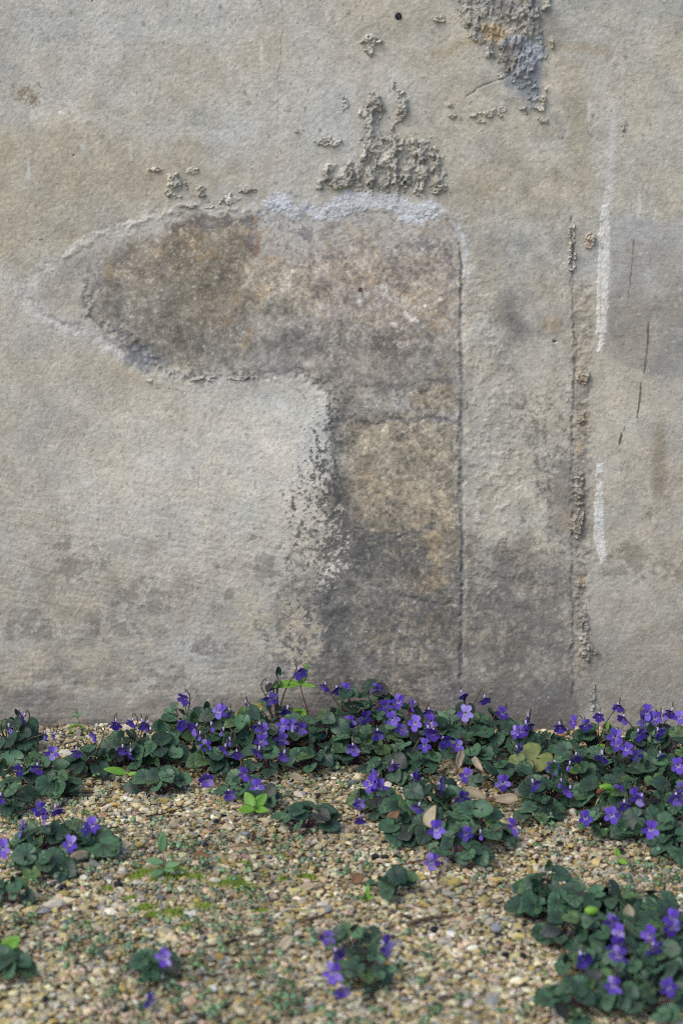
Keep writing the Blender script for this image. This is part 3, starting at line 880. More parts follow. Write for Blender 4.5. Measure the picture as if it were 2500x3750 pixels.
def chip_template(kind, rs):
    if kind == 0:
        v = np.array([(x, y, z) for x in (-1, 1) for y in (-1, 1) for z in (-1, 1)], float) * 0.72
        q = [(0, 1, 3, 2), (4, 6, 7, 5), (0, 4, 5, 1), (2, 3, 7, 6), (0, 2, 6, 4), (1, 5, 7, 3)]
        f = []
        for a, b_, c_, d_ in q:
            f += [(a, b_, c_), (a, c_, d_)]
        v += rs.uniform(-0.34, 0.34, v.shape)
    else:
        bm = bmesh.new()
        bmesh.ops.create_icosphere(bm, subdivisions=1, radius=1)
        v = np.array([w.co[:] for w in bm.verts])
        f = [tuple(w.index for w in fc.verts) for fc in bm.faces]
        bm.free()
        v *= rs.uniform(0.72, 1.18, (len(v), 1))
        v += rs.uniform(-0.14, 0.14, v.shape)
    return v, np.array(f)


def rotmats(n, rs, tilt):
    """random spin about z then a random tilt"""
    a = rs.uniform(0, 2 * np.pi, n)
    ax = rs.uniform(0, 2 * np.pi, n)
    t = rs.normal(0, tilt, n)
    kx, ky = np.cos(ax), np.sin(ax)
    c, s = np.cos(t), np.sin(t)
    Rt = np.zeros((n, 3, 3))
    Rt[:, 0, 0] = c + kx * kx * (1 - c)
    Rt[:, 0, 1] = kx * ky * (1 - c)
    Rt[:, 0, 2] = ky * s
    Rt[:, 1, 0] = kx * ky * (1 - c)
    Rt[:, 1, 1] = c + ky * ky * (1 - c)
    Rt[:, 1, 2] = -kx * s
    Rt[:, 2, 0] = -ky * s
    Rt[:, 2, 1] = kx * s
    Rt[:, 2, 2] = c
    Rz = np.zeros((n, 3, 3))
    Rz[:, 0, 0] = np.cos(a)
    Rz[:, 0, 1] = -np.sin(a)
    Rz[:, 1, 0] = np.sin(a)
    Rz[:, 1, 1] = np.cos(a)
    Rz[:, 2, 2] = 1
    return Rt @ Rz


def build_gravel(n):
    rs = np.random.RandomState(23)
    y = -0.004 - rs.rand(n) * 1.02
    x = rs.uniform(-1, 1, n) * (0.53 + 0.12 * y)
    m = n // 3                                       # thinning out beyond the picture
    yb = -0.004 - np.abs(rs.normal(0, 0.75, m))
    xb = rs.normal(0, 0.8, m)
    ok = (np.abs(xb) > 0.50 + 0.12 * yb) | (yb < -1.0)
    y = np.concatenate([y, yb[ok]])
    x = np.concatenate([x, xb[ok]])
    n = len(x)
    a = np.clip(0.00265 * np.exp(rs.normal(0, 0.40, n)), 0.0011, 0.0080)
    wdt = a * rs.uniform(0.55, 0.95, n)
    th = a * rs.uniform(0.28, 0.56, n)
    # where small and big chips gather
    gz = fbm(x * 1000, y * 1000, 120, 3, 7)
    a *= 0.86 + 0.32 * gz
    R = rotmats(n, rs, 0.34)
    w = np.array([p[1] for p in PALETTE], float)
    base = np.array([p[0] for p in PALETTE], float)
    pick = rs.choice(len(w), n, p=w / w.sum())
    colr = base[pick] * rs.uniform(0.88, 1.12, (n, 1)) + rs.normal(0, 4, (n, 3))
    dark = contrast(fbm(x * 1000, y * 1000, 90, 3, 12), 2.0)
    colr *= (0.98 + 0.16 * dark)[:, None]
    grey = colr.mean(1, keepdims=True)
    colr = (grey + (colr - grey) * 0.86) * np.array([0.91, 0.91, 0.87])
    zoff = rs.uniform(-0.3, 0.9, n) * 0.0026 + th * 0.4
    pos = np.stack([x, y, ground_h(x, y) + zoff], 1)
    pos[:, 1] = np.minimum(pos[:, 1], -0.002 - a)
    allv, allf, allc = [], [], []
    off = 0
    kind = (a > np.median(a) * 1.45).astype(int)
    tmpl = [[chip_template(k, rs) for _ in range(14)] for k in (0, 1)]
    sel = rs.randint(0, 14, n)
    for k in (0, 1):
        for s in range(14):
            i = np.nonzero((kind == k) & (sel == s))[0]
            if not len(i):
                continue
            tv, tf = tmpl[k][s]
            sc = np.stack([a[i], wdt[i], th[i]], 1)
            v = tv[None] * sc[:, None, :]
            v = np.einsum('nij,nkj->nki', R[i], v) + pos[i][:, None, :]
            allv.append(v.reshape(-1, 3))
            allf.append((tf[None] + (np.arange(len(i)) * len(tv))[:, None, None] + off).reshape(-1, 3))
            allc.append(np.repeat(colr[i], len(tv), 0))
            off += len(i) * len(tv)
    return np.concatenate(allv), np.concatenate(allf), np.clip(np.concatenate(allc), 8, 240) / 255.0


m_grav, nt, b = principled('gravel_chips', rough=0.85, spec=0.25)
at = node(nt, 'ShaderNodeAttribute', attribute_name='tint')
f = noise_node(nt, 700, 3, 0.6)
c = mixc(nt, 0.8, at.outputs['Color'], ramp(nt, f.outputs['Fac'], [(0.3, (0.82, 0.80, 0.76, 1)), (0.6, (1.08, 1.08, 1.08, 1))]).outputs['Color'], 'MULTIPLY')
nt.links.new(c, b.inputs['Base Color'])
bump(nt, b, f.outputs['Fac'], 0.5, 0.0006)
GRAVEL_MAT = m_grav
gv, gf, gc = build_gravel(58000)
gravel = new_obj('gravel', mesh_np('gravel', gv, gf, False, lin(gc)), None, GRAVEL_MAT)
tag(gravel, 'cream, ochre and grey angular gravel chips covering the ground', 'gravel', None, 'stuff')


# ------------------------------------------------------------------ plant materials
def leaf_material(name, dark, light, vein, rough=0.42, young=None):
    m, nt, b = principled(name, rough=rough, spec=0.3)
    oi = node(nt, 'ShaderNodeObjectInfo')
    c = mixc(nt, oi.outputs['Random'], dark, light)
    if young is not None:
        c = ramp(nt, oi.outputs['Random'], [(0.0, dark), (0.3, light), (0.45, dark), (0.62, tuple(0.5 * (p + q) for p, q in zip(dark, light))), (0.74, rgb(86, 112, 62)), (0.78, dark), (0.88, light)]).outputs['Color']
        mr = ramp(nt, oi.outputs['Random'], [(0.88, (0, 0, 0, 1)), (0.97, (1, 1, 1, 1))])
        c = mixc(nt, mr.outputs['Color'], c, young)
    f = noise_node(nt, 2.2, 4)
    c = mixc(nt, 0.6, c, ramp(nt, f.outputs['Fac'], [(0.3, (0.62, 0.62, 0.7, 1)), (0.7, (1.25, 1.25, 1.15, 1))]).outputs['Color'], 'MULTIPLY')
    at = node(nt, 'ShaderNodeAttribute', attribute_name='tint')
    sep = node(nt, 'ShaderNodeSeparateColor')
    nt.links.new(at.outputs['Color'], sep.inputs[0])
    c = mixc(nt, sep.outputs[0], c, vein)
    nt.links.new(c, b.inputs['Base Color'])
    tr = node(nt, 'ShaderNodeBsdfTranslucent')
    nt.links.new(c, tr.inputs['Color'])
    mx = node(nt, 'ShaderNodeMixShader')
    mx.inputs[0].default_value = 0.18
    nt.links.new(b.outputs[0], mx.inputs[1])
    nt.links.new(tr.outputs[0], mx.inputs[2])
    nt.links.new(mx.outputs[0], nt.nodes['Material Output'].inputs['Surface'])
    fb = noise_node(nt, 9, 3)
    bump(nt, b, fb.outputs['Fac'], 0.4, 0.0006)
    return m


VIOLET_LEAF = leaf_material('violet_leaf', rgb(44, 70, 56), rgb(78, 114, 84), rgb(36, 40, 40), 0.42, rgb(48, 52, 50))
FRESH_LEAF = leaf_material('fresh_leaf', rgb(92, 136, 48), rgb(116, 160, 58), rgb(138, 170, 88), 0.4)
SPROUT_LEAF = leaf_material('sprout_leaf', rgb(86, 122, 82), rgb(104, 142, 98), rgb(110, 146, 106), 0.5)
DULL_LEAF = leaf_material('dull_leaf', rgb(86, 104, 58), rgb(104, 116, 66), rgb(130, 132, 84), 0.5)
YELLOW_LEAF = leaf_material('yellow_leaf', rgb(150, 146, 74), rgb(160, 150, 82), rgb(120, 96, 60), 0.55)
DRY_LEAF = leaf_material('dry_leaf', rgb(146, 134, 112), rgb(166, 154, 130), rgb(138, 118, 92), 0.75)
BROWN_LEAF = leaf_material('brown_leaf', rgb(98, 72, 52), rgb(120, 92, 66), rgb(70, 50, 38), 0.75)

m, nt, b = principled('violet_petal', rough=0.6, spec=0.25)
oi = node(nt, 'ShaderNodeObjectInfo')
c = ramp(nt, oi.outputs['Random'], [(0.0, rgb(84, 56, 162)), (0.45, rgb(104, 76, 186)), (0.8, rgb(132, 106, 206)), (1.0, rgb(168, 150, 216))]).outputs['Color']
at = node(nt, 'ShaderNodeAttribute', attribute_name='tint')
sep = node(nt, 'ShaderNodeSeparateColor')
nt.links.new(at.outputs['Color'], sep.inputs[0])
c = mixc(nt, sep.outputs[0], c, rgb(206, 200, 226))
c = mixc(nt, sep.outputs[1], c, rgb(46, 30, 96))
nt.links.new(c, b.inputs['Base Color'])
tr = node(nt, 'ShaderNodeBsdfTranslucent')
nt.links.new(c, tr.inputs['Color'])
mx = node(nt, 'ShaderNodeMixShader')
mx.inputs[0].default_value = 0.3
nt.links.new(b.outputs[0], mx.inputs[1])
nt.links.new(tr.outputs[0], mx.inputs[2])
nt.links.new(mx.outputs[0], nt.nodes['Material Output'].inputs['Surface'])
PETAL = m
SPUR, _, _ = principled('petal_spur', rgb(172, 154, 196), 0.6, 0.25)
CALYX, _, _ = principled('calyx', rgb(62, 58, 56), 0.6, 0.25)
STALK, nt, b = principled('flower_stalk', rgb(84, 82, 62), 0.55, 0.3)
nt.links.new(mixc(nt, node(nt, 'ShaderNodeObjectInfo').outputs['Random'], rgb(92, 92, 60), rgb(70, 56, 62)), b.inputs['Base Color'])
STEM, _, _ = principled('purple_stem', rgb(78, 56, 68), 0.55, 0.3)
RED_STEM, _, _ = principled('red_stem', rgb(104, 52, 44), 0.5, 0.3)
WOOD, nt, b = principled('weathered_twig', rgb(84, 68, 54), 0.85, 0.2)
f = noise_node(nt, 240, 4)
nt.links.new(ramp(nt, f.outputs['Fac'], [(0.3, rgb(58, 46, 38)), (0.7, rgb(118, 102, 84))]).outputs['Color'], b.inputs['Base Color'])
DARKWOOD, _, _ = principled('dark_twig', rgb(52, 44, 38), 0.85, 0.2)


# ------------------------------------------------------------------ plant shapes
def tube(path, r0, r1, sides=5):
    """verts and quads of a tapering tube along a list of points"""
    P = [Vector(p) for p in path]
    V, F = [], []
    up = Vector((0.31, 0.2, 0.93))
    n = len(P)
    for i, p in enumerate(P):
        t = (P[min(i + 1, n - 1)] - P[max(i - 1, 0)])
        if t.length < 1e-9:
            t = Vector((0, 0, 1))
        t.normalize()
        a = t.cross(up)
        if a.length < 1e-3:
            a = t.cross(Vector((1, 0, 0)))
        a.normalize()
        b_ = t.cross(a)
        r = r0 + (r1 - r0) * i / (n - 1)
        for k in range(sides):
            w = 2 * math.pi * k / sides
            V.append(p + a * (r * math.cos(w)) + b_ * (r * math.sin(w)))
    for i in range(n - 1):
        for k in range(sides):
            F.append((i * sides + k, i * sides + (k + 1) % sides, (i + 1) * sides + (k + 1) % sides, (i + 1) * sides + k))
    c0, c1 = len(V), len(V) + 1
    V += [P[0], P[-1]]
    for k in range(sides):
        F.append((c0, (k + 1) % sides, k, c0))
        F.append((c1, (n - 1) * sides + k, (n - 1) * sides + (k + 1) % sides, c1))
    return V, F


def pymesh(name, V, F, smooth=True, tint=None):
    me = bpy.data.meshes.new(name)
    F = [tuple(dict.fromkeys(f)) for f in F]
    me.from_pydata([tuple(v) for v in V], [], F)
    if smooth:
        me.polygons.foreach_set('use_smooth', [True] * len(me.polygons))
    if tint is not None:
        a = me.attributes.new('tint', 'FLOAT_COLOR', 'POINT')
        arr = np.ones((len(V), 4), np.float32)
        arr[:, :3] = tint
        a.data.foreach_set('color', arr.ravel())
    me.update()
    return me


def bez(a, b_, c_, n):
    out = []
    for i in range(n):
        t = i / (n - 1)
        out.append(a * (1 - t) ** 2 + b_ * (2 * t * (1 - t)) + c_ * t * t)
    return out


def smooth_path(pts, n):
    """Catmull-Rom through the points"""
    P = [pts[0] * 2 - pts[1]] + list(pts) + [pts[-1] * 2 - pts[-2]]
    out = []
    segs = len(pts) - 1
    for s in range(segs):
        p0, p1, p2, p3 = P[s:s + 4]
        k = n // segs + (1 if s < n % segs else 0)
        for i in range(k):
            t = i / k
            out.append(0.5 * ((2 * p1) + (p2 - p0) * t + (2 * p0 - 5 * p1 + 4 * p2 - p3) * t * t + (3 * p1 - p0 - 3 * p2 + p3) * t ** 3))
    out.append(pts[-1])
    return out


HEART = ([0, 14, 30, 60, 90, 120, 148, 163, 173, 180], [1.12, 1.01, 0.90, 0.79, 0.73, 0.71, 0.66, 0.54, 0.28, 0.05])


def heart_leaf(name, mat, seed, wide=1.0, cup=0.1, fold=0.1, droop=0.15, wave=0.03, thick=0.018):
    """cordate violet leaf of unit length; stalk joins at the origin, tip towards +Y"""
    r = random.Random(seed)
    NA, rings = 36, (0.0, 0.22, 0.45, 0.68, 0.88, 1.0)
    V, T, F = [], [], []
    ph = r.uniform(0, 6)
    veins = [0, 30, 58, 92, 130, -30, -58, -92, -130]
    for t in rings:
        for k in range(NA):
            deg = -180 + 360 * k / NA
            o = np.interp(abs(deg), HEART[0], HEART[1])
            if t > 0.95:
                o *= 1 + 0.03 * (1 if k % 2 else -1)
            q = o * t
            x = q * math.sin(math.radians(deg)) * wide
            y = q * math.cos(math.radians(deg))
            vd = min(abs((deg - a + 180) % 360 - 180) for a in veins)
            vein = math.exp(-(vd * max(t, 0.15) / 5.0) ** 2)
            z = cup * (x * x + y * y) + fold * abs(x) - droop * max(0, y) ** 2 + wave * math.sin(math.radians(deg) * 3 + ph) * t * t
            z += 0.06 * (1 - vein) * t * (1 - 0.5 * t)
            V.append((x, y, z))
            T.append((min(0.85, vein * (0.62 if t < 0.95 else 0.3) + max(0, 0.24 - t) * 2.4), 0, 0))
    for i in range(len(rings) - 1):
        for k in range(NA):
            k2 = (k + 1) % NA
            if k2 == 0 and i > 0:
                pass
            F.append((i * NA + k, (i + 1) * NA + k, (i + 1) * NA + k2, i * NA + k2))
    # underside, so the blade has thickness at its rim
    n = len(V)
    last = (len(rings) - 1) * NA
    for k in range(NA):
        x, y, z = V[last + k]
        V.append((x * 0.96, y * 0.96, z - thick))
        T.append((0, 0, 0))
    V.append((0, 0.05, -thick))
    T.append((0, 0, 0))
    for k in range(NA):
        k2 = (k + 1) % NA
        F.append((last + k, n + k, n + k2, last + k2))
        F.append((n + k, n + NA, n + k2))
    me = pymesh(name, V, F, True, T)
    me.materials.append(mat)
    return me


def blade_leaf(name, mat, length=1.0, width=0.3, curl=0.2, fold=0.15, pointed=0.8, thick=0.02, nl=9):
    """lance shaped or oval blade from the origin along +Y"""
    V, T, F = [], [], []
    cols = (-1, -0.5, 0, 0.5, 1)
    for i in range(nl + 1):
        s = i / nl
        w = width * (math.sin(math.pi * min(1, s ** pointed)) ** 0.75 if 0 < s < 1 else 0.0) + 0.012
        for q in cols:
            V.append((q * w, s * length, fold * abs(q) * w - curl * s * s * length))
            T.append((0.8 if q == 0 else 0.0, 0, 0))
    n = len(V)
    for i in range(nl + 1):
        for q in (0, 4):
            x, y, z = V[i * 5 + q]
            V.append((x * 0.92, y, z - thick))
            T.append((0, 0, 0))
    for i in range(nl):
        for k in range(4):
            F.append((i * 5 + k, i * 5 + k + 1, i * 5 + 6 + k, i * 5 + 5 + k))
        F.append((n + 2 * i, n + 2 * i + 2, n + 2 * i + 3, n + 2 * i + 1))
        F.append((i * 5, i * 5 + 5, n + 2 * i + 2, n + 2 * i))
        F.append((i * 5 + 4, n + 2 * i + 1, n + 2 * i + 3, i * 5 + 9))
    me = pymesh(name, V, F, True, T)
    me.materials.append(mat)
    return me


LEAVES = [heart_leaf('leaf', VIOLET_LEAF, i, *a) for i, a in enumerate(((1.0, 0.10, 0.10, 0.12), (0.95, 0.22, 0.16, 0.10), (1.05, -0.10, 0.06, 0.22), (0.9, 0.05, 0.22, 0.16), (1.08, 0.14, -0.04, 0.20), (0.85, 0.30, 0.20, 0.05), (1.0, -0.16, 0.14, 0.12, 0.05), (0.92, 0.02, 0.02, 0.28, 0.05)))]
YOUNG = [heart_leaf('leaf', VIOLET_LEAF, 20 + i, 0.6, 0.5, 0.5, 0.1) for i in range(2)]


def petal_mesh(name, phi, omega, L, W, curl, throat):
    """one petal in flower space: the flower looks towards -Y, up is +Z"""
    V, T, F = [], [], []
    nl, cols = 6, (-1, -0.5, 0, 0.5, 1)
    ph = math.radians(phi)
    out = Vector((math.sin(ph), 0, math.cos(ph)))
    side = Vector((math.cos(ph), 0, -math.sin(ph)))
    p = Vector((0, 0, 0)) + out * 0.0008
    for i in range(nl + 1):
        s = i / nl
        om = math.radians(omega + curl * s)
        d = Vector((0, -1, 0)) * math.cos(om) + out * math.sin(om)
        nrm = d.cross(side)
        if i:
            p = p + d * (L / nl)
        w = W * (0.22 + 0.78 * math.sin(math.pi * min(1.0, 0.08 + 0.80 * s) ** 1.25) ** 0.8) * (1.0 if s < 0.99 else 0.55)
        for q in cols:
            V.append(p + side * (q * w) + nrm * (-0.12 * abs(q) * w))
            wh = max(0, 1 - s / 0.34) * throat
            ln = throat * (0.55 if abs(q) in (0, 0.5) and 0.18 < s < 0.5 else 0.0)
            T.append((min(0.9, wh), ln, 0))
    for i in range(nl):
        for k in range(4):
            F.append((i * 5 + k, i * 5 + k + 1, i * 5 + 6 + k, i * 5 + 5 + k))
    n = len(V)
    # back face with a little thickness
    for i in range(nl + 1):
        for q in range(5):
            V.append(V[i * 5 + q] + Vector((0, 0.00022, 0)))
            T.append(T[i * 5 + q])
    for i in range(nl):
        for k in range(4):
            F.append((n + i * 5 + k, n + i * 5 + 5 + k, n + i * 5 + 6 + k, n + i * 5 + k + 1))
    me = pymesh(name, V, F, True, T)
    me.materials.append(PETAL)
    return me


def petal_set(r, kind):
    if kind == 'open':
        j = lambda a: r.uniform(-a, a)
        return [petal_mesh('petal', 24 + j(8), 84 + j(10), 0.0098, 0.0037, 18, 0.0), petal_mesh('petal', -24 + j(8), 84 + j(10), 0.0098, 0.0037, 18, 0.0),
                petal_mesh('petal', 106 + j(10), 70 + j(10), 0.0100, 0.0035, 16, 0.8), petal_mesh('petal', -106 + j(10), 70 + j(10), 0.0100, 0.0035, 16, 0.8),
                petal_mesh('petal', 180 + j(6), 62 + j(8), 0.0108, 0.0044, 22, 1.0)]
    if kind == 'nod':
        j = lambda a: r.uniform(-a, a)
        return [petal_mesh('petal', a + j(8), o + j(8), l, w, 26, t) for a, o, l, w, t in ((28, 52, 0.0098, 0.0042, 0), (-28, 52, 0.0098, 0.0042, 0), (104, 46, 0.0098, 0.0040, 0.5), (-104, 46, 0.0098, 0.0040, 0.5), (180, 44, 0.0104, 0.0048, 0.7))]
    return [petal_mesh('petal', a, 9, 0.0078, 0.0021, -8, 0) for a in (30, -30, 110, -110, 180)]


rp = random.Random(3)
PETALS = {'open': [petal_set(rp, 'open') for _ in range(5)], 'nod': [petal_set(rp, 'nod') for _ in range(4)], 'bud': [petal_set(rp, 'bud')]}
# calyx: a cup and five pointed sepals behind the petals; the spur leans back over it
V, F = tube([Vector((0, 0.0030, 0.0008)), Vector((0, 0.0016, 0.0004)), Vector((0, -0.0004, 0))], 0.0006, 0.0013, 6)
for k in range(5):
    a = 2 * math.pi * k / 5 + 0.3
    d = Vector((math.cos(a), 0, math.sin(a)))
    s = Vector((-math.sin(a), 0, math.cos(a)))
    n0 = len(V)
    V += [d * 0.0011 + s * 0.0007 + Vector((0, 0.001, 0)), d * 0.0011 - s * 0.0007 + Vector((0, 0.001, 0)), d * 0.0026 + Vector((0, -0.0032, 0)), d * 0.0020 + Vector((0, 0.0012, 0))]
    F += [(n0, n0 + 1, n0 + 2), (n0 + 1, n0 + 3, n0 + 2), (n0 + 3, n0, n0 + 2), (n0, n0 + 3, n0 + 1)]
CALYX_MESH = pymesh('flower', V, F)
CALYX_MESH.materials.append(CALYX)
V, F = tube([Vector((0, 0.0008, 0.0003)), Vector((0, 0.0030, 0.0016)), Vector((0, 0.0050, 0.0034))], 0.0013, 0.0011, 6)
SPUR_MESH = pymesh('spur', V, F)
SPUR_MESH.materials.append(SPUR)


def look_matrix(tip, normal):
    """rotation taking local +Y to tip and local +Z to about normal"""
    y = tip.normalized()
    x = y.cross(normal)
    if x.length < 1e-4:
        x = Vector((1, 0, 0))
    x.normalize()
    z = x.cross(y)
    return Matrix((x, y, z)).transposed()


def place_leaf(parent, origin, pos, tip, normal, size, mesh, name='leaf'):
    o = bpy.data.objects.new(name, mesh)
    COL.link(o)
    o.parent = parent
    o.location = pos - origin
    o.rotation_euler = look_matrix(tip, normal).to_euler()
    o.scale = (size, size, size)
    return o


def gh(x, y):
    return float(ground_h(np.array([x]), np.array([y]))[0])


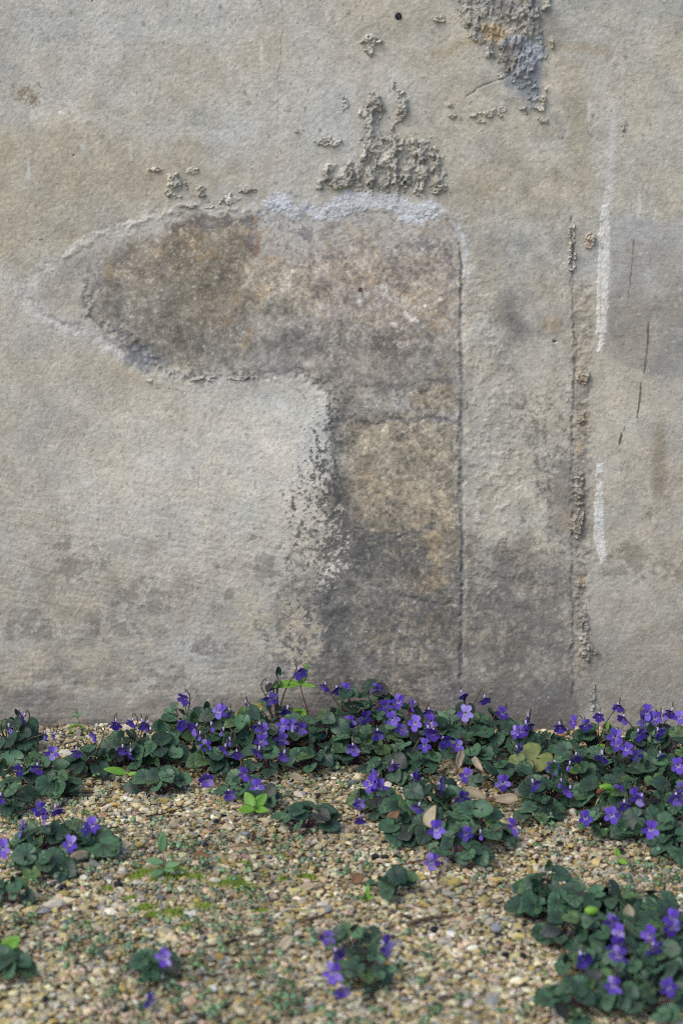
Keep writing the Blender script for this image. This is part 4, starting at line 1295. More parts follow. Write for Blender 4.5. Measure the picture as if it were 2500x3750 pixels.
# ------------------------------------------------------------------ violets
# layout centre (u, v), spread radius in m, number of leaves, canopy height, leaf length, label
VIOLETS = [
    (28, 1700, 0.050, 20, 0.040, 0.017, 'violet clump at the wall foot in the left corner, with one upright bloom above'),
    (66, 1762, 0.048, 15, 0.030, 0.020, 'large-leaved violet in front of the left corner clump, dark blooms over it'),
    (22, 1822, 0.036, 11, 0.024, 0.018, 'violet cut by the left picture edge, above the small lower left flower clump'),
    (132, 1792, 0.026, 6, 0.018, 0.023, 'few broad violet leaves lying on gravel left of the green tongue-leaved seedling'),
    (206, 1742, 0.036, 13, 0.026, 0.017, 'violet right of the bare gravel gap at the wall, small nodding blooms'),
    (290, 1722, 0.042, 17, 0.036, 0.017, 'violet below three hooked nodding flowers, left part of the wall row'),
    (362, 1722, 0.038, 15, 0.036, 0.017, 'violet of leaves only between the hooked flowers and the next blooming clump'),
    (368, 1786, 0.036, 13, 0.022, 0.016, 'low violet leaves on gravel right of the green tongue-leaved seedling'),
    (422, 1668, 0.036, 15, 0.042, 0.017, 'violet at the wall under the tall solitary hooked flower on the left'),
    (492, 1680, 0.040, 17, 0.044, 0.017, 'violet at the wall just left of the yellowing leaf'),
    (486, 1742, 0.038, 13, 0.028, 0.017, 'violet with a wide open bloom in front of the clump by the yellowing leaf'),
    (572, 1690, 0.042, 19, 0.044, 0.016, 'violet at the wall just right of the yellowing leaf, crumpled blooms over it'),
    (606, 1742, 0.036, 13, 0.030, 0.016, 'violet with nodding blooms at the left rim of the central gravel bay'),
    (560, 1800, 0.030, 10, 0.024, 0.017, 'violet with two upright blooms above the bright green rosette'),
    (606, 1836, 0.024, 8, 0.016, 0.018, 'low violet leaves right beside the bright green rosette'),
    (634, 1640, 0.024, 8, 0.062, 0.016, 'tall violet leaning on the wall left of the upright green weed'),
    (668, 1682, 0.042, 18, 0.044, 0.016, 'violet with large open blooms at the foot of the upright green weed'),
    (742, 1690, 0.044, 19, 0.040, 0.017, 'leafy violet at the wall right of the upright green weed'),
    (716, 1742, 0.036, 14, 0.024, 0.016, 'flowerless violet leaves at the back of the central gravel bay'),
    (800, 1642, 0.030, 10, 0.056, 0.017, 'violet climbing the wall with a pair of blooms high against plaster'),
    (812, 1722, 0.042, 17, 0.034, 0.016, 'violet behind the central gravel bay under a pale withered nodding bloom'),
    (866, 1640, 0.030, 11, 0.060, 0.017, 'violet with a bloom against a broad leaf, highest in the middle'),
    (880, 1694, 0.042, 18, 0.042, 0.016, 'violet just below the highest middle leaf, bloom in front of its foliage'),
    (940, 1678, 0.042, 18, 0.046, 0.016, 'violet with a crowd of open blooms under the dark stained column, left half'),
    (1002, 1690, 0.042, 18, 0.044, 0.017, 'violet with broad pale leaves by the wall joint below the stained column'),
    (960, 1748, 0.040, 15, 0.030, 0.016, 'violet in front of the crowd of blooms, one open flower on top'),
    (888, 1758, 0.034, 12, 0.026, 0.016, 'violet with one wide nodding bloom right of the central gravel bay'),
    (1072, 1668, 0.036, 16, 0.044, 0.016, 'violet at the wall below two tall hooked nodding stalks'),
    (1128, 1690, 0.042, 18, 0.042, 0.016, 'leafy violet at the wall left of the tall plain hooked stem'),
    (1072, 1738, 0.038, 14, 0.030, 0.016, 'violet behind the upright dry maple wing'),
    (1190, 1712, 0.042, 17, 0.040, 0.016, 'violet with a double wide open bloom near the second wall groove'),
    (1152, 1778, 0.040, 14, 0.028, 0.016, 'violet right behind the two flat dry maple wings'),
    (866, 1838, 0.032, 12, 0.026, 0.016, 'violet with a cluster of dark blooms at the right rim of the central gravel bay'),
    (930, 1850, 0.038, 14, 0.030, 0.017, 'violet left of the upright pale dry leaf in the middle clump'),
    (1000, 1830, 0.036, 13, 0.028, 0.016, 'violet under the flat maple wings at the back of the middle clump'),
    (1020, 1900, 0.042, 17, 0.032, 0.016, 'violet with two big blooms in the heart of the front middle clump'),
    (1096, 1900, 0.042, 17, 0.032, 0.017, 'violet with a side-on bloom on the right flank of the front middle clump'),
    (1052, 1952, 0.036, 12, 0.022, 0.016, 'low violet leaves at the front foot of the middle clump'),
    (920, 1906, 0.024, 7, 0.018, 0.019, 'pair of broad violet leaves on gravel at the left foot of the middle clump'),
    (1262, 1728, 0.042, 16, 0.034, 0.017, 'violet by the large olive faded leaf, right part of the row'),
    (1322, 1762, 0.044, 17, 0.034, 0.016, 'violet with tiny nodding blooms behind the curled pale green leaf'),
    (1262, 1818, 0.042, 16, 0.028, 0.018, 'violet right of the flat maple wings, dark heart leaves over gravel'),
    (1240, 1868, 0.026, 7, 0.016, 0.020, 'few flat olive violet leaves on gravel below the maple wings'),
    (1370, 1702, 0.036, 14, 0.034, 0.017, 'violet at the wall beside the brown seed husk'),
    (1420, 1746, 0.044, 18, 0.036, 0.017, 'violet with a string of open blooms below the brown seed husk'),
    (1490, 1700, 0.044, 18, 0.042, 0.017, 'violet with a bunch of big blooms at the wall, right end of the row'),
    (1548, 1720, 0.042, 16, 0.040, 0.017, 'violet at the wall cut by the right picture edge'),
    (1506, 1778, 0.044, 16, 0.034, 0.019, 'violet with large pale-veined leaves near the right picture edge'),
    (1384, 1826, 0.040, 13, 0.026, 0.019, 'violet around the curled pale green leaf'),
    (1452, 1846, 0.044, 16, 0.032, 0.017, 'violet with several blooms right of the curled pale green leaf'),
    (1552, 1836, 0.040, 14, 0.030, 0.018, 'violet at the right picture edge below the large pale-veined leaves'),
    (1384, 1892, 0.034, 11, 0.022, 0.017, 'violet with dark blooms at the left front of the right bank'),
    (1490, 1910, 0.042, 14, 0.026, 0.021, 'violet with broad leaves and one wide bloom, front of the right bank'),
    (1560, 1936, 0.032, 9, 0.022, 0.021, 'broad glossy violet leaves at the right edge, lowest of the right bank'),
    (700, 1880, 0.036, 13, 0.022, 0.016, 'small flowerless violet alone on the gravel of the central bay'),
    (96, 1928, 0.036, 13, 0.026, 0.016, 'violet of the lower left clump, with the leftmost blooms'),
    (166, 1918, 0.034, 13, 0.028, 0.015, 'violet of the lower left clump holding the pair of bright blooms'),
    (216, 1936, 0.022, 5, 0.016, 0.024, 'broad violet leaves at the right end of the lower left clump'),
    (92, 1984, 0.030, 9, 0.018, 0.017, 'low violet leaves at the front foot of the lower left clump'),
    (22, 2056, 0.022, 7, 0.018, 0.014, 'tiny violet at the left edge above the flat pale pebble'),
    (28, 2222, 0.022, 6, 0.018, 0.017, 'blurred small violet at the left edge, lowest on that side'),
    (348, 2224, 0.024, 10, 0.022, 0.014, 'small blurred violet with one upright bloom, alone on the lower left gravel'),
    (900, 2036, 0.026, 8, 0.020, 0.015, 'small flowerless violet alone on gravel below the middle clump'),
    (818, 2176, 0.030, 12, 0.028, 0.013, 'upper half of the blurred violet clump in the bottom middle'),
    (842, 2236, 0.034, 14, 0.024, 0.014, 'lower half of the blurred violet clump in the bottom middle'),
    (1256, 2030, 0.034, 13, 0.026, 0.016, 'upper left violet of the big lower right clump, no blooms'),
    (1232, 2072, 0.026, 10, 0.022, 0.017, 'leftmost low violet of the big lower right clump'),
    (1322, 2070, 0.036, 14, 0.026, 0.015, 'violet left of the lime green bud in the big lower right clump'),
    (1400, 2072, 0.036, 13, 0.026, 0.016, 'violet at the back of the big lower right clump, behind its first bloom'),
    (1478, 2082, 0.036, 12, 0.024, 0.016, 'violet behind the pale brown leaf in the big lower right clump'),
    (1302, 2132, 0.034, 15, 0.028, 0.013, 'violet in front of the lime green bud, small fresh leaves'),
    (1376, 2146, 0.036, 15, 0.030, 0.014, 'violet under the column of stacked blooms in the lower right clump'),
    (1452, 2150, 0.036, 14, 0.030, 0.015, 'violet right of the stacked blooms in the lower right clump'),
    (1536, 2140, 0.038, 14, 0.032, 0.015, 'violet with the brightest double bloom at the right edge, lower clump'),
    (1350, 2208, 0.030, 11, 0.026, 0.013, 'violet with one pale nodding bloom on the left flank, lower right clump'),
    (1440, 2222, 0.038, 15, 0.030, 0.015, 'violet left of the bare pale twig in the lower right clump'),
    (1526, 2222, 0.038, 15, 0.028, 0.015, 'violet at the right edge level with the bare pale twig'),
    (1318, 2292, 0.036, 13, 0.024, 0.016, 'lowest left violet of the big lower right clump'),
    (1404, 2280, 0.036, 13, 0.024, 0.015, 'violet with one small bloom near the bottom of the lower right clump'),
    (1510, 2292, 0.042, 14, 0.024, 0.016, 'lowest right violet of the picture, one bloom above it'),
]
plants = []
rl = random.Random(77)
for (u, v, R, n, zc, size, label) in VIOLETS:
    c = on_ground(u, v, 0.42 * zc + 0.004)
    if c.y > -0.026:
        c.y = -0.026
        c.x = at_depth(u, v, -0.026).x
    g = gh(c.x, c.y)
    base = Vector((c.x, c.y, g))
    root = new_obj('violet_plant', None)
    root.location = base
    tag(root, label, 'violet', 'violets growing at the foot of the wall')
    SVt, SFt = [], []
    n_l = int(round(n * 1.6))
    R *= 1.1
    zc *= 0.9
    size *= 0.77
    for i in range(n_l):
        young = rl.random() < 0.10
        rr = R * math.sqrt((i + 0.4) / n_l) * rl.uniform(0.8, 1.1)
        th = i * 2.39996 + rl.uniform(-1.0, 1.0)
        ox, oy = math.cos(th) * rr, math.sin(th) * rr * 0.92
        fx = (rr / R) ** 2
        z = zc * (1.0 - 0.72 * min(1, fx)) * rl.uniform(0.5, 1.2) + 0.006
        if young:
            z *= 1.2
        p = Vector((base.x + ox * 0.72, base.y + oy * 0.72, g + z))
        p.y = min(p.y, -0.013)
        out = Vector((math.cos(th) + rl.uniform(-0.6, 0.6), math.sin(th) - 0.5 + rl.uniform(-0.5, 0.5), -0.15 + rl.uniform(-0.45, 0.3))).normalized()
        nrm = Vector((rl.uniform(-0.65, 0.65) + 0.25 * math.cos(th), -0.62 + rl.uniform(-0.6, 0.5) + 0.25 * math.sin(th), 0.85))
        sz = size * rl.choice((0.55, 0.75, 0.9, 1.0, 1.08, 1.16)) * rl.uniform(0.9, 1.08)
        if young:
            me = rl.choice(YOUNG)
            out = Vector((rl.uniform(-0.4, 0.4), -0.2, 0.8))
            nrm = Vector((rl.uniform(-0.6, 0.6), -1, 0.4))
            sz *= 0.7
        else:
            me = rl.choice(LEAVES)
        tipy = p.y + out.y * sz
        if tipy > -0.008:
            out.y = min(out.y, (-0.008 - p.y) / sz)
        place_leaf(root, base, p, out, nrm, sz, me)
        a = Vector((rl.uniform(-1, 1) * R * 0.16, rl.uniform(-1, 1) * R * 0.12, -0.003))
        e = p - base
        m_ = (a + e) * 0.5 + Vector((0, 0, 0.25 * e.length)) - Vector((e.x, e.y, 0)) * 0.15
        tv, tf = tube(bez(a, m_, e, 5), 0.0009, 0.0006, 4)
        k = len(SVt)
        SVt += tv
        SFt += [tuple(q + k for q in f_) for f_ in tf]
    st = new_obj('stem', pymesh('stem', SVt, SFt), root, STEM)
    plants.append((root, base, zc, u, v, R))

FLOWERS = "53,1648,s 124,1690,s 121,1729,f 22,1672,b 43,1769,s 87,1763,n 177,1725,n 218,1689,n 267,1661,n 304,1657,n 328,1661,n 340,1667,b 282,1720,n 299,1729,n 425,1602,n 415,1663,n 449,1672,n 459,1689,b 486,1668,b 473,1712,f 527,1636,b 476,1789,n 90,1857,f 128,1859,n 105,1882,s 53,1903,s 9,1947,f 196,1903,s 214,1894,f 163,1937,f 1,1831,n 513,1680,b 105,1687,b 687,1543,n 614,1575,b 623,1604,f 747,1575,n 791,1583,f 774,1583,n 867,1585,f 884,1621,f 915,1611,f 947,1619,s 983,1633,n 901,1650,f 837,1648,f 803,1658,f 660,1631,n 651,1665,f 672,1665,s 692,1672,f 594,1668,n 611,1679,s 600,1701,f 648,1697,f 772,1662,b 811,1718,n 866,1684,n 923,1674,f 954,1660,f 990,1657,f 981,1675,n 995,1684,n 974,1711,f 1019,1702,n 901,1757,n 952,1787,s 505,1633,f 517,1718,n 529,1702,b 544,1730,n 595,1725,n 653,1733,n 563,1777,f 590,1806,f 526,1823,n 862,1786,s 852,1799,s 871,1808,f 825,1844,n 826,1879,n 961,1854,n 1012,1803,s 1002,1903,f 566,1617,b 1060,1594,n 1112,1605,n 1069,1637,f 1154,1637,f 1198,1679,f 1184,1681,s 1208,1666,n 1190,1720,s 1052,1712,f 1285,1668,n 1317,1657,s 1344,1664,f 1375,1644,n 1419,1622,n 1431,1649,n 1477,1652,f 1485,1635,f 1504,1649,f 1523,1642,b 1541,1635,n 1560,1647,f 1467,1685,n 1511,1681,n 1411,1691,f 1417,1710,f 1439,1720,f 1460,1734,f 1516,1734,n 1557,1758,f 1564,1809,f 1322,1737,n 1382,1736,n 1271,1759,n 1307,1758,b 1071,1780,f 1154,1797,f 1224,1800,n 1060,1832,f 1307,1814,n 1288,1797,b 1419,1815,f 1458,1826,f 1470,1834,n 1433,1848,n 1552,1832,n 1404,1872,f 1344,1878,f 1494,1904,f 1179,1897,s 1069,1914,f 1103,1916,b 1212,1649,b 1409,2117,f 1422,2141,s 1414,2170,f 1421,2194,f 1336,2199,n 1543,2109,f 1540,2129,f 1492,2149,s 1501,2180,f 1409,2263,f 1533,2267,f 752,2153,f 772,2189,n 765,2233,f 784,2272,n 886,2170,s 991,1978,f 379,2199,f 342,2296,s"
rf = random.Random(41)
for item in FLOWERS.split():
    u, v, k = item.split(',')
    u, v = float(u), float(v)
    # the plant it springs from: the clump it stands over in the picture
    can = [q for q in plants if not any(w in q[0]['label'] for w in ('flowerless', 'leaves only', 'no blooms', 'low violet leaves', 'few ', 'leafy', 'broad violet', 'broad glossy'))]
    root, base, zc, pu, pv, R = min(can, key=lambda q: (q[3] - u) ** 2 + (1.3 * (v + 14 - q[4])) ** 2)
    zmin = base.z + min(0.046, zc * 1.05 + 0.004) + rf.uniform(0.0, 0.010)
    y = min(base.y - 0.002, -0.020)
    P = at_depth(u, v, y)
    while P.z < zmin and y > base.y - R * 1.15:
        y -= 0.004
        P = at_depth(u, v, y)
    if P.z < gh(P.x, P.y) + 0.012:
        P = on_ground(u, v, 0.014)
    kind = {'f': 'open', 's': 'open', 'n': 'nod', 'b': 'bud'}[k]
    if kind == 'open':
        yaw = rf.uniform(-0.55, 0.55) if k == 'f' else rf.choice((-1, 1)) * rf.uniform(0.85, 1.3)
        pit = rf.uniform(-0.15, 0.5)
    elif kind == 'nod':
        yaw = rf.uniform(-0.8, 0.8)
        pit = rf.uniform(0.35, 0.85)
    else:
        yaw = rf.uniform(-1.3, 1.3)
        pit = rf.uniform(0.8, 1.35)
    rot = Matrix.Rotation(yaw, 3, 'Z') @ Matrix.Rotation(pit, 3, 'X') @ Matrix.Rotation(rf.uniform(-0.3, 0.3), 3, 'Y')
    s = rf.uniform(0.74, 1.02)
    fl = new_obj('flower', CALYX_MESH, root)
    fl.location = P - base
    fl.rotation_euler = rot.to_euler()
    fl.scale = (s, s, s)
    for pm in rf.choice(PETALS[kind]):
        o = bpy.data.objects.new('petal', pm)
        COL.link(o)
        o.parent = fl
    o = bpy.data.objects.new('spur', SPUR_MESH)
    COL.link(o)
    o.parent = fl
    # stalk: up from the crown of the plant, over in a hook, down into the calyx
    back = rot @ Vector((0, 1, 0))
    att = P + back * (0.0028 * s)
    apex = att + Vector((back.x, back.y, 0)) * 0.003 + Vector((rf.uniform(-0.002, 0.002), 0, rf.uniform(0.006, 0.011)))
    foot = base + Vector((rf.uniform(-0.006, 0.006), rf.uniform(-0.006, 0.006), -0.003))
    down = apex + Vector((back.x, back.y * 0.3, 0)) * 0.006 + Vector((rf.choice((-1, 1)) * 0.003, 0, -0.010))
    mid = foot.lerp(down, 0.55) + Vector((rf.uniform(-0.005, 0.005), rf.uniform(-0.002, 0.004), 0.006))
    path = smooth_path([foot, mid, down, apex, att], 15)
    for q in path:
        q.y = min(q.y, -0.006)
    inv = rot.transposed()
    loc = [inv @ (q - P) / s for q in path]
    tv, tf = tube(loc, 0.00092, 0.00078, 5)
    new_obj('flower_stalk', pymesh('flower_stalk', tv, tf), fl, STALK)


# ------------------------------------------------------------------ ground cover
def round_leaf(rs, c, r, nrm):
    """verts, tris of a small cupped round leaf"""
    nrm = nrm / np.linalg.norm(nrm)
    a = np.cross(nrm, [0.3, 0.9, 0.2])
    a /= np.linalg.norm(a)
    b_ = np.cross(nrm, a)
    k = 8
    w = np.arange(k) * 2 * np.pi / k + rs.rand()
    e = rs.uniform(0.75, 1.0)
    rim = c + (np.cos(w)[:, None] * a * e + np.sin(w)[:, None] * b_) * r + nrm * r * 0.16
    under = c - nrm * r * 0.10
    V = np.concatenate([c[None], rim, under[None]])
    F = []
    for i in range(k):
        j = (i + 1) % k
        F += [(0, 1 + i, 1 + j), (k + 1, 1 + j, 1 + i)]
    return V, np.array(F)


def build_sprouts(n):
    rs = np.random.RandomState(9)
    VV, FF, CC = [], [], []
    off = 0
    made = 0
    while made < n:
        y = -0.02 - rs.rand() * 0.88
        x = rs.uniform(-1, 1) * (0.50 + 0.12 * y)
        d = float(fbm(np.array([x * 1000]), np.array([y * 1000]), 110, 3, 15)[0])
        if rs.rand() > max(0.05, (d - 0.36) * 3.2):
            continue
        made += 1
        g = gh(x, y)
        h = rs.uniform(0.005, 0.013)
        top = np.array([x + rs.normal(0, 0.002), y + rs.normal(0, 0.002), g + h])
        tv, tf = tube([Vector((x, y, g)), Vector(top)], 0.0004, 0.0003, 3)
        tv = np.array([tuple(q) for q in tv])
        tri = []
        for f_ in tf:
            f_ = tuple(dict.fromkeys(f_))
            tri.append(f_[:3])
            if len(f_) == 4:
                tri.append((f_[0], f_[2], f_[3]))
        VV.append(tv)
        FF.append(np.array(tri) + off)
        CC.append(np.tile(np.array([96, 84, 60.0]), (len(tv), 1)))
        off += len(tv)
        base = np.array([118, 146, 110.0]) * rs.uniform(0.82, 1.12) + rs.normal(0, 5, 3)
        nl = rs.choice([2, 2, 3, 4, 4])
        a0 = rs.rand() * 6.28
        for k in range(nl):
            a = a0 + k * 6.28 / nl + rs.normal(0, 0.3)
            r = rs.uniform(0.0018, 0.0034) * (1.0 if k < 2 else 0.75)
            out = np.array([np.cos(a), np.sin(a), 0.1])
            c = top + out * r * 1.25 + np.array([0, 0, -0.001 * (k > 1)])
            nrm = np.array([0, -0.35, 1.0]) + rs.normal(0, 0.35, 3) + out * 0.2
            v, f_ = round_leaf(rs, c, r, nrm)
            VV.append(v)
            FF.append(f_ + off)
            CC.append(np.tile(base * rs.uniform(0.92, 1.08), (len(v), 1)))
            off += len(v)
    return np.concatenate(VV), np.concatenate(FF), np.clip(np.concatenate(CC), 10, 240) / 255


m, nt, b = principled('sprout_tint', rough=0.5, spec=0.35)
at = node(nt, 'ShaderNodeAttribute', attribute_name='tint')
nt.links.new(at.outputs['Color'], b.inputs['Base Color'])
tr = node(nt, 'ShaderNodeBsdfTranslucent')
nt.links.new(at.outputs['Color'], tr.inputs['Color'])
mx = node(nt, 'ShaderNodeMixShader')
mx.inputs[0].default_value = 0.25
nt.links.new(b.outputs[0], mx.inputs[1])
nt.links.new(tr.outputs[0], mx.inputs[2])
nt.links.new(mx.outputs[0], nt.nodes['Material Output'].inputs['Surface'])
SPROUT = m
v_, f_, c_ = build_sprouts(1250)
sprouts = new_obj('seedlings', mesh_np('seedlings', v_, f_, True, lin(c_)), None, SPROUT)
tag(sprouts, 'tiny round-leaved pale green seedlings scattered through the gravel', 'seedlings', None, 'stuff')


def build_moss(spots):
    rs = np.random.RandomState(31)
    VV, FF, CC = [], [], []
    off = 0
    for (u, v, r) in spots:
        c = on_ground(u, v, 0.002)
        for i in range(int(420 * (r / 0.012) ** 1.3)):
            a, q = rs.rand() * 6.28, abs(rs.normal(0, 0.55)) * r
            x, y = c.x + math.cos(a) * q * 1.5, c.y + math.sin(a) * q * 1.3
            g = gh(x, y)
            hgt = rs.uniform(0.002, 0.005)
            w = rs.uniform(0.0004, 0.0009)
            d = rs.normal(0, 0.0012, 2)
            z0 = g + rs.uniform(0.0005, 0.0025)
            t = rs.rand() * 6.28
            tri = [[x + w * math.cos(t + k * 2.09), y + w * math.sin(t + k * 2.09), z0] for k in range(3)] + [[x + d[0], y + d[1], z0 + hgt]]
            VV.append(np.array(tri))
            FF.append(np.array([(0, 1, 3), (1, 2, 3), (2, 0, 3)]) + off)
            CC.append(np.tile(np.array([124, 150, 46.0]) * rs.uniform(0.75, 1.15), (4, 1)))
            off += 4
    return np.concatenate(VV), np.concatenate(FF), np.clip(np.concatenate(CC), 10, 240) / 255


v_, f_, c_ = build_moss([(335, 1998, 0.011), (400, 1998, 0.012), (372, 2014, 0.012), (315, 2010, 0.008), (530, 2030, 0.010), (560, 2040, 0.008), (500, 2034, 0.007), (336, 2090, 0.009), (398, 2104, 0.010), (470, 2090, 0.008), (350, 2110, 0.006), (706, 2018, 0.008), (648, 2020, 0.005), (420, 2008, 0.008), (455, 2020, 0.006), (250, 2040, 0.005), (600, 2100, 0.005), (430, 2140, 0.006), (300, 2060, 0.005), (560, 1990, 0.005), (200, 2120, 0.004)])
moss = new_obj('moss', mesh_np('moss', v_, f_, True, lin(c_)), None, SPROUT)
tag(moss, 'bright yellow-green moss tufts between the gravel chips, left of the middle', 'moss', None, 'stuff')

# ------------------------------------------------------------------ single weeds
OVAL = blade_leaf('leaf', FRESH_LEAF, 1.0, 0.30, 0.10, 0.2, 0.85)
LANCE = blade_leaf('leaf', FRESH_LEAF, 1.0, 0.17, 0.18, 0.3, 0.8)
SPROUT_OVAL = blade_leaf('leaf', SPROUT_LEAF, 1.0, 0.22, 0.10, 0.2, 0.85)


def weed(name, base, stem_pts, stem_r, stem_mat, leaves, label, cat, mesh=OVAL):
    """leaves: (u, v offsets in m from base, tip direction, normal, size, mesh)"""
    root = new_obj(name, None)
    root.location = base
    tag(root, label, cat)
    tv, tf = tube(smooth_path([Vector(p) for p in stem_pts], 8) if len(stem_pts) > 2 else [Vector(p) for p in stem_pts], stem_r, stem_r * 0.6, 5)
    new_obj('stem', pymesh('stem', tv, tf), root, stem_mat)
    for (p, tip, nrm, size, me) in leaves:
        place_leaf(root, Vector((0, 0, 0)), Vector(p), Vector(tip), Vector(nrm), size, me)
    return root


def gpt(u, v, z=0.0):
    p = on_ground(u, v, z)
    p.z = gh(p.x, p.y)
    return p


p = gpt(585, 1880)
weed('weed_rosette', p, [(0, 0, -0.002), (0, 0, 0.010)], 0.0009, RED_STEM,
     [((0, 0, 0.010), (-0.8, -0.5, 0.15), (0.2, -0.6, 1), 0.020, OVAL), ((0, 0, 0.010), (0.8, -0.45, 0.1), (-0.2, -0.6, 1), 0.017, OVAL),
      ((0, 0, 0.011), (-0.55, 0.5, 0.75), (-0.3, -1, 0.7), 0.021, OVAL), ((0, 0, 0.011), (0.75, 0.5, 0.75), (0.3, -1, 0.7), 0.021, OVAL), ((0, 0, 0.012), (0.1, -0.6, 0.5), (0, -0.7, 0.8), 0.009, OVAL)],
     'bright green four-leaved rosette alone on the central gravel', 'weed')
top = at_depth(690, 1570, -0.030)
p = Vector((top.x + 0.006, -0.034, gh(top.x, -0.034)))
h = top.z - p.z
weed('upright_weed', p, [(0.004, 0, -0.002), (0.003, 0, h * 0.4), (-0.004, 0.002, h * 0.8), (-0.006, 0.004, h)], 0.0011, RED_STEM,
     [((-0.006, 0.003, h * 0.98), (-1, -0.25, 0.12), (0, -0.6, 1), 0.036, LANCE), ((-0.006, 0.003, h * 0.98), (0.9, -0.4, 0.1), (0, -0.6, 1), 0.020, LANCE),
      ((-0.006, 0.003, h), (0.35, 0.1, 1), (0.2, -1, 0.2), 0.026, LANCE), ((-0.006, 0.003, h), (-0.1, -0.5, 0.8), (0, -1, 0.4), 0.014, LANCE), ((-0.004, 0, h * 0.45), (-0.5, -0.5, 0.3), (0, -0.6, 1), 0.016, LANCE), ((-0.003, 0, h * 0.5), (0.1, -0.4, -0.6), (0, -1, 0.5), 0.024, LANCE), ((-0.003, 0, h * 0.4), (-0.8, -0.2, 0.4), (0, -0.6, 1), 0.015, LANCE)],
     'upright weed with bright narrow leaves on a red stem against the wall', 'weed')
p = gpt(300, 1806)
weed('tongue_seedling', p, [(0.004, 0, -0.002), (0.001, -0.001, 0.010), (-0.003, -0.002, 0.021)], 0.0009, RED_STEM,
     [((-0.003, -0.002, 0.021), (-0.9, -0.2, 0.35), (0.1, -0.9, 0.9), 0.027, LANCE), ((-0.003, -0.002, 0.020), (0.9, -0.2, 0.3), (0, -0.7, 1), 0.014, LANCE)],
     'bright green two-leaved seedling with one long tongue leaf, left of the middle', 'seedling')
p = gpt(1392, 1740)
weed('red_stemmed_seedling', p, [(0, 0, -0.002), (0.001, 0, 0.014), (0.0, 0.002, 0.038)], 0.0010, RED_STEM,
     [((0, 0, 0.020), (-0.95, -0.3, -0.15), (0, -0.8, 1), 0.025, LANCE), ((0, 0.002, 0.038), (0.1, 0.1, 1), (0, -1, 0.2), 0.012, LANCE)],
     'light green seedling leaf on a red stem below the brown seed husk', 'seedling')
p = gpt(1492, 1736)
weed('bright_seedling', p, [(0, 0, -0.002), (0.001, 0, 0.016), (0, 0.001, 0.030)], 0.0010, STALK,
     [((0, 0, 0.028), (-1, -0.2, 0.05), (0, -0.7, 1), 0.026, LANCE), ((0, 0, 0.028), (0.9, -0.2, 0.25), (0, -0.7, 1), 0.014, LANCE), ((0, 0, 0.030), (0.0, 0.1, 1), (0.3, -1, 0.2), 0.020, LANCE)],
     'bright green narrow-leaved seedling among the violets under the big bunch of blooms', 'seedling')
p = gpt(382, 2016)
weed('mossy_weed', p, [(0, 0, -0.002), (-0.002, 0, 0.016), (-0.003, 0, 0.030)], 0.0009, RED_STEM,
     [((-0.003, 0, 0.029), (0.05, -0.1, 1), (0, -1, 0.2), 0.022, SPROUT_OVAL), ((-0.002, 0, 0.018), (-0.9, -0.2, 0.2), (0, -0.8, 0.8), 0.018, SPROUT_OVAL), ((-0.002, 0, 0.014), (0.9, -0.3, 0.3), (0, -0.8, 0.8), 0.017, SPROUT_OVAL), ((-0.002, 0, 0.010), (-0.6, -0.7, 0.0), (0, -0.8, 0.8), 0.018, SPROUT_OVAL), ((-0.002, 0, 0.012), (0.6, -0.6, 0.1), (0, -0.8, 0.8), 0.014, SPROUT_OVAL)],
     'weed with one upright leaf growing out of the moss, lower left', 'weed')
p = gpt(4, 2236)
weed('edge_weed', p, [(0, 0, -0.002), (0.0, 0, 0.014)], 0.0009, RED_STEM,
     [((0, 0, 0.013), (0.7, -0.1, 0.85), (-0.3, -1, 0.5), 0.026, OVAL), ((0, 0, 0.012), (-0.5, -0.4, 0.5), (0, -0.8, 0.8), 0.022, OVAL)],
     'blurred bright green weed cut by the left edge near the bottom', 'weed')
p = gpt(842, 2080)
weed('tuft_weed', p, [(0, 0, -0.002), (0, 0, 0.006)], 0.0008, STALK,
     [((0, 0, 0.005), (a, -0.4, 0.5), (0, -0.8, 0.8), 0.010, LANCE) for a in (-0.8, -0.2, 0.5)] + [((0, 0, 0.006), (0.1, 0.1, 1), (0, -1, 0.3), 0.014, LANCE)],
     'small pale green tuft on gravel left of the lone small violet, below the middle clump', 'weed')
p = gpt(882, 1872)
weed('lime_sprig', p, [(0, 0, -0.002), (0.001, 0, 0.010), (0, 0, 0.020)], 0.0008, STALK,
     [((0, 0, 0.012), (-0.7, -0.3, -0.2), (0, -0.8, 0.8), 0.008, LANCE), ((0, 0, 0.016), (0.7, -0.3, -0.1), (0, -0.8, 0.8), 0.008, LANCE), ((0, 0, 0.020), (0.1, 0, 1), (0, -1, 0.3), 0.009, LANCE), ((0, 0, 0.018), (-0.4, -0.2, 0.7), (0, -1, 0.3), 0.007, LANCE)],
     'small yellow-green sprig at the left foot of the middle violet clump', 'weed')
p = gpt(1420, 1990)
weed('round_seedling', p, [(0, 0, -0.002), (0, 0, 0.012)], 0.0008, STALK,
     [((0, 0, 0.012), (-0.3, 0.2, 0.8), (0, -1, 0.5), 0.010, OVAL), ((0, 0, 0.010), (0.4, -0.7, 0.0), (0, -0.8, 0.8), 0.012, OVAL)],
     'pale green two-leaved seedling on gravel between the right bank and the lower right clump', 'seedling')
p = gpt(190, 1676)
p.y = min(p.y, -0.02)
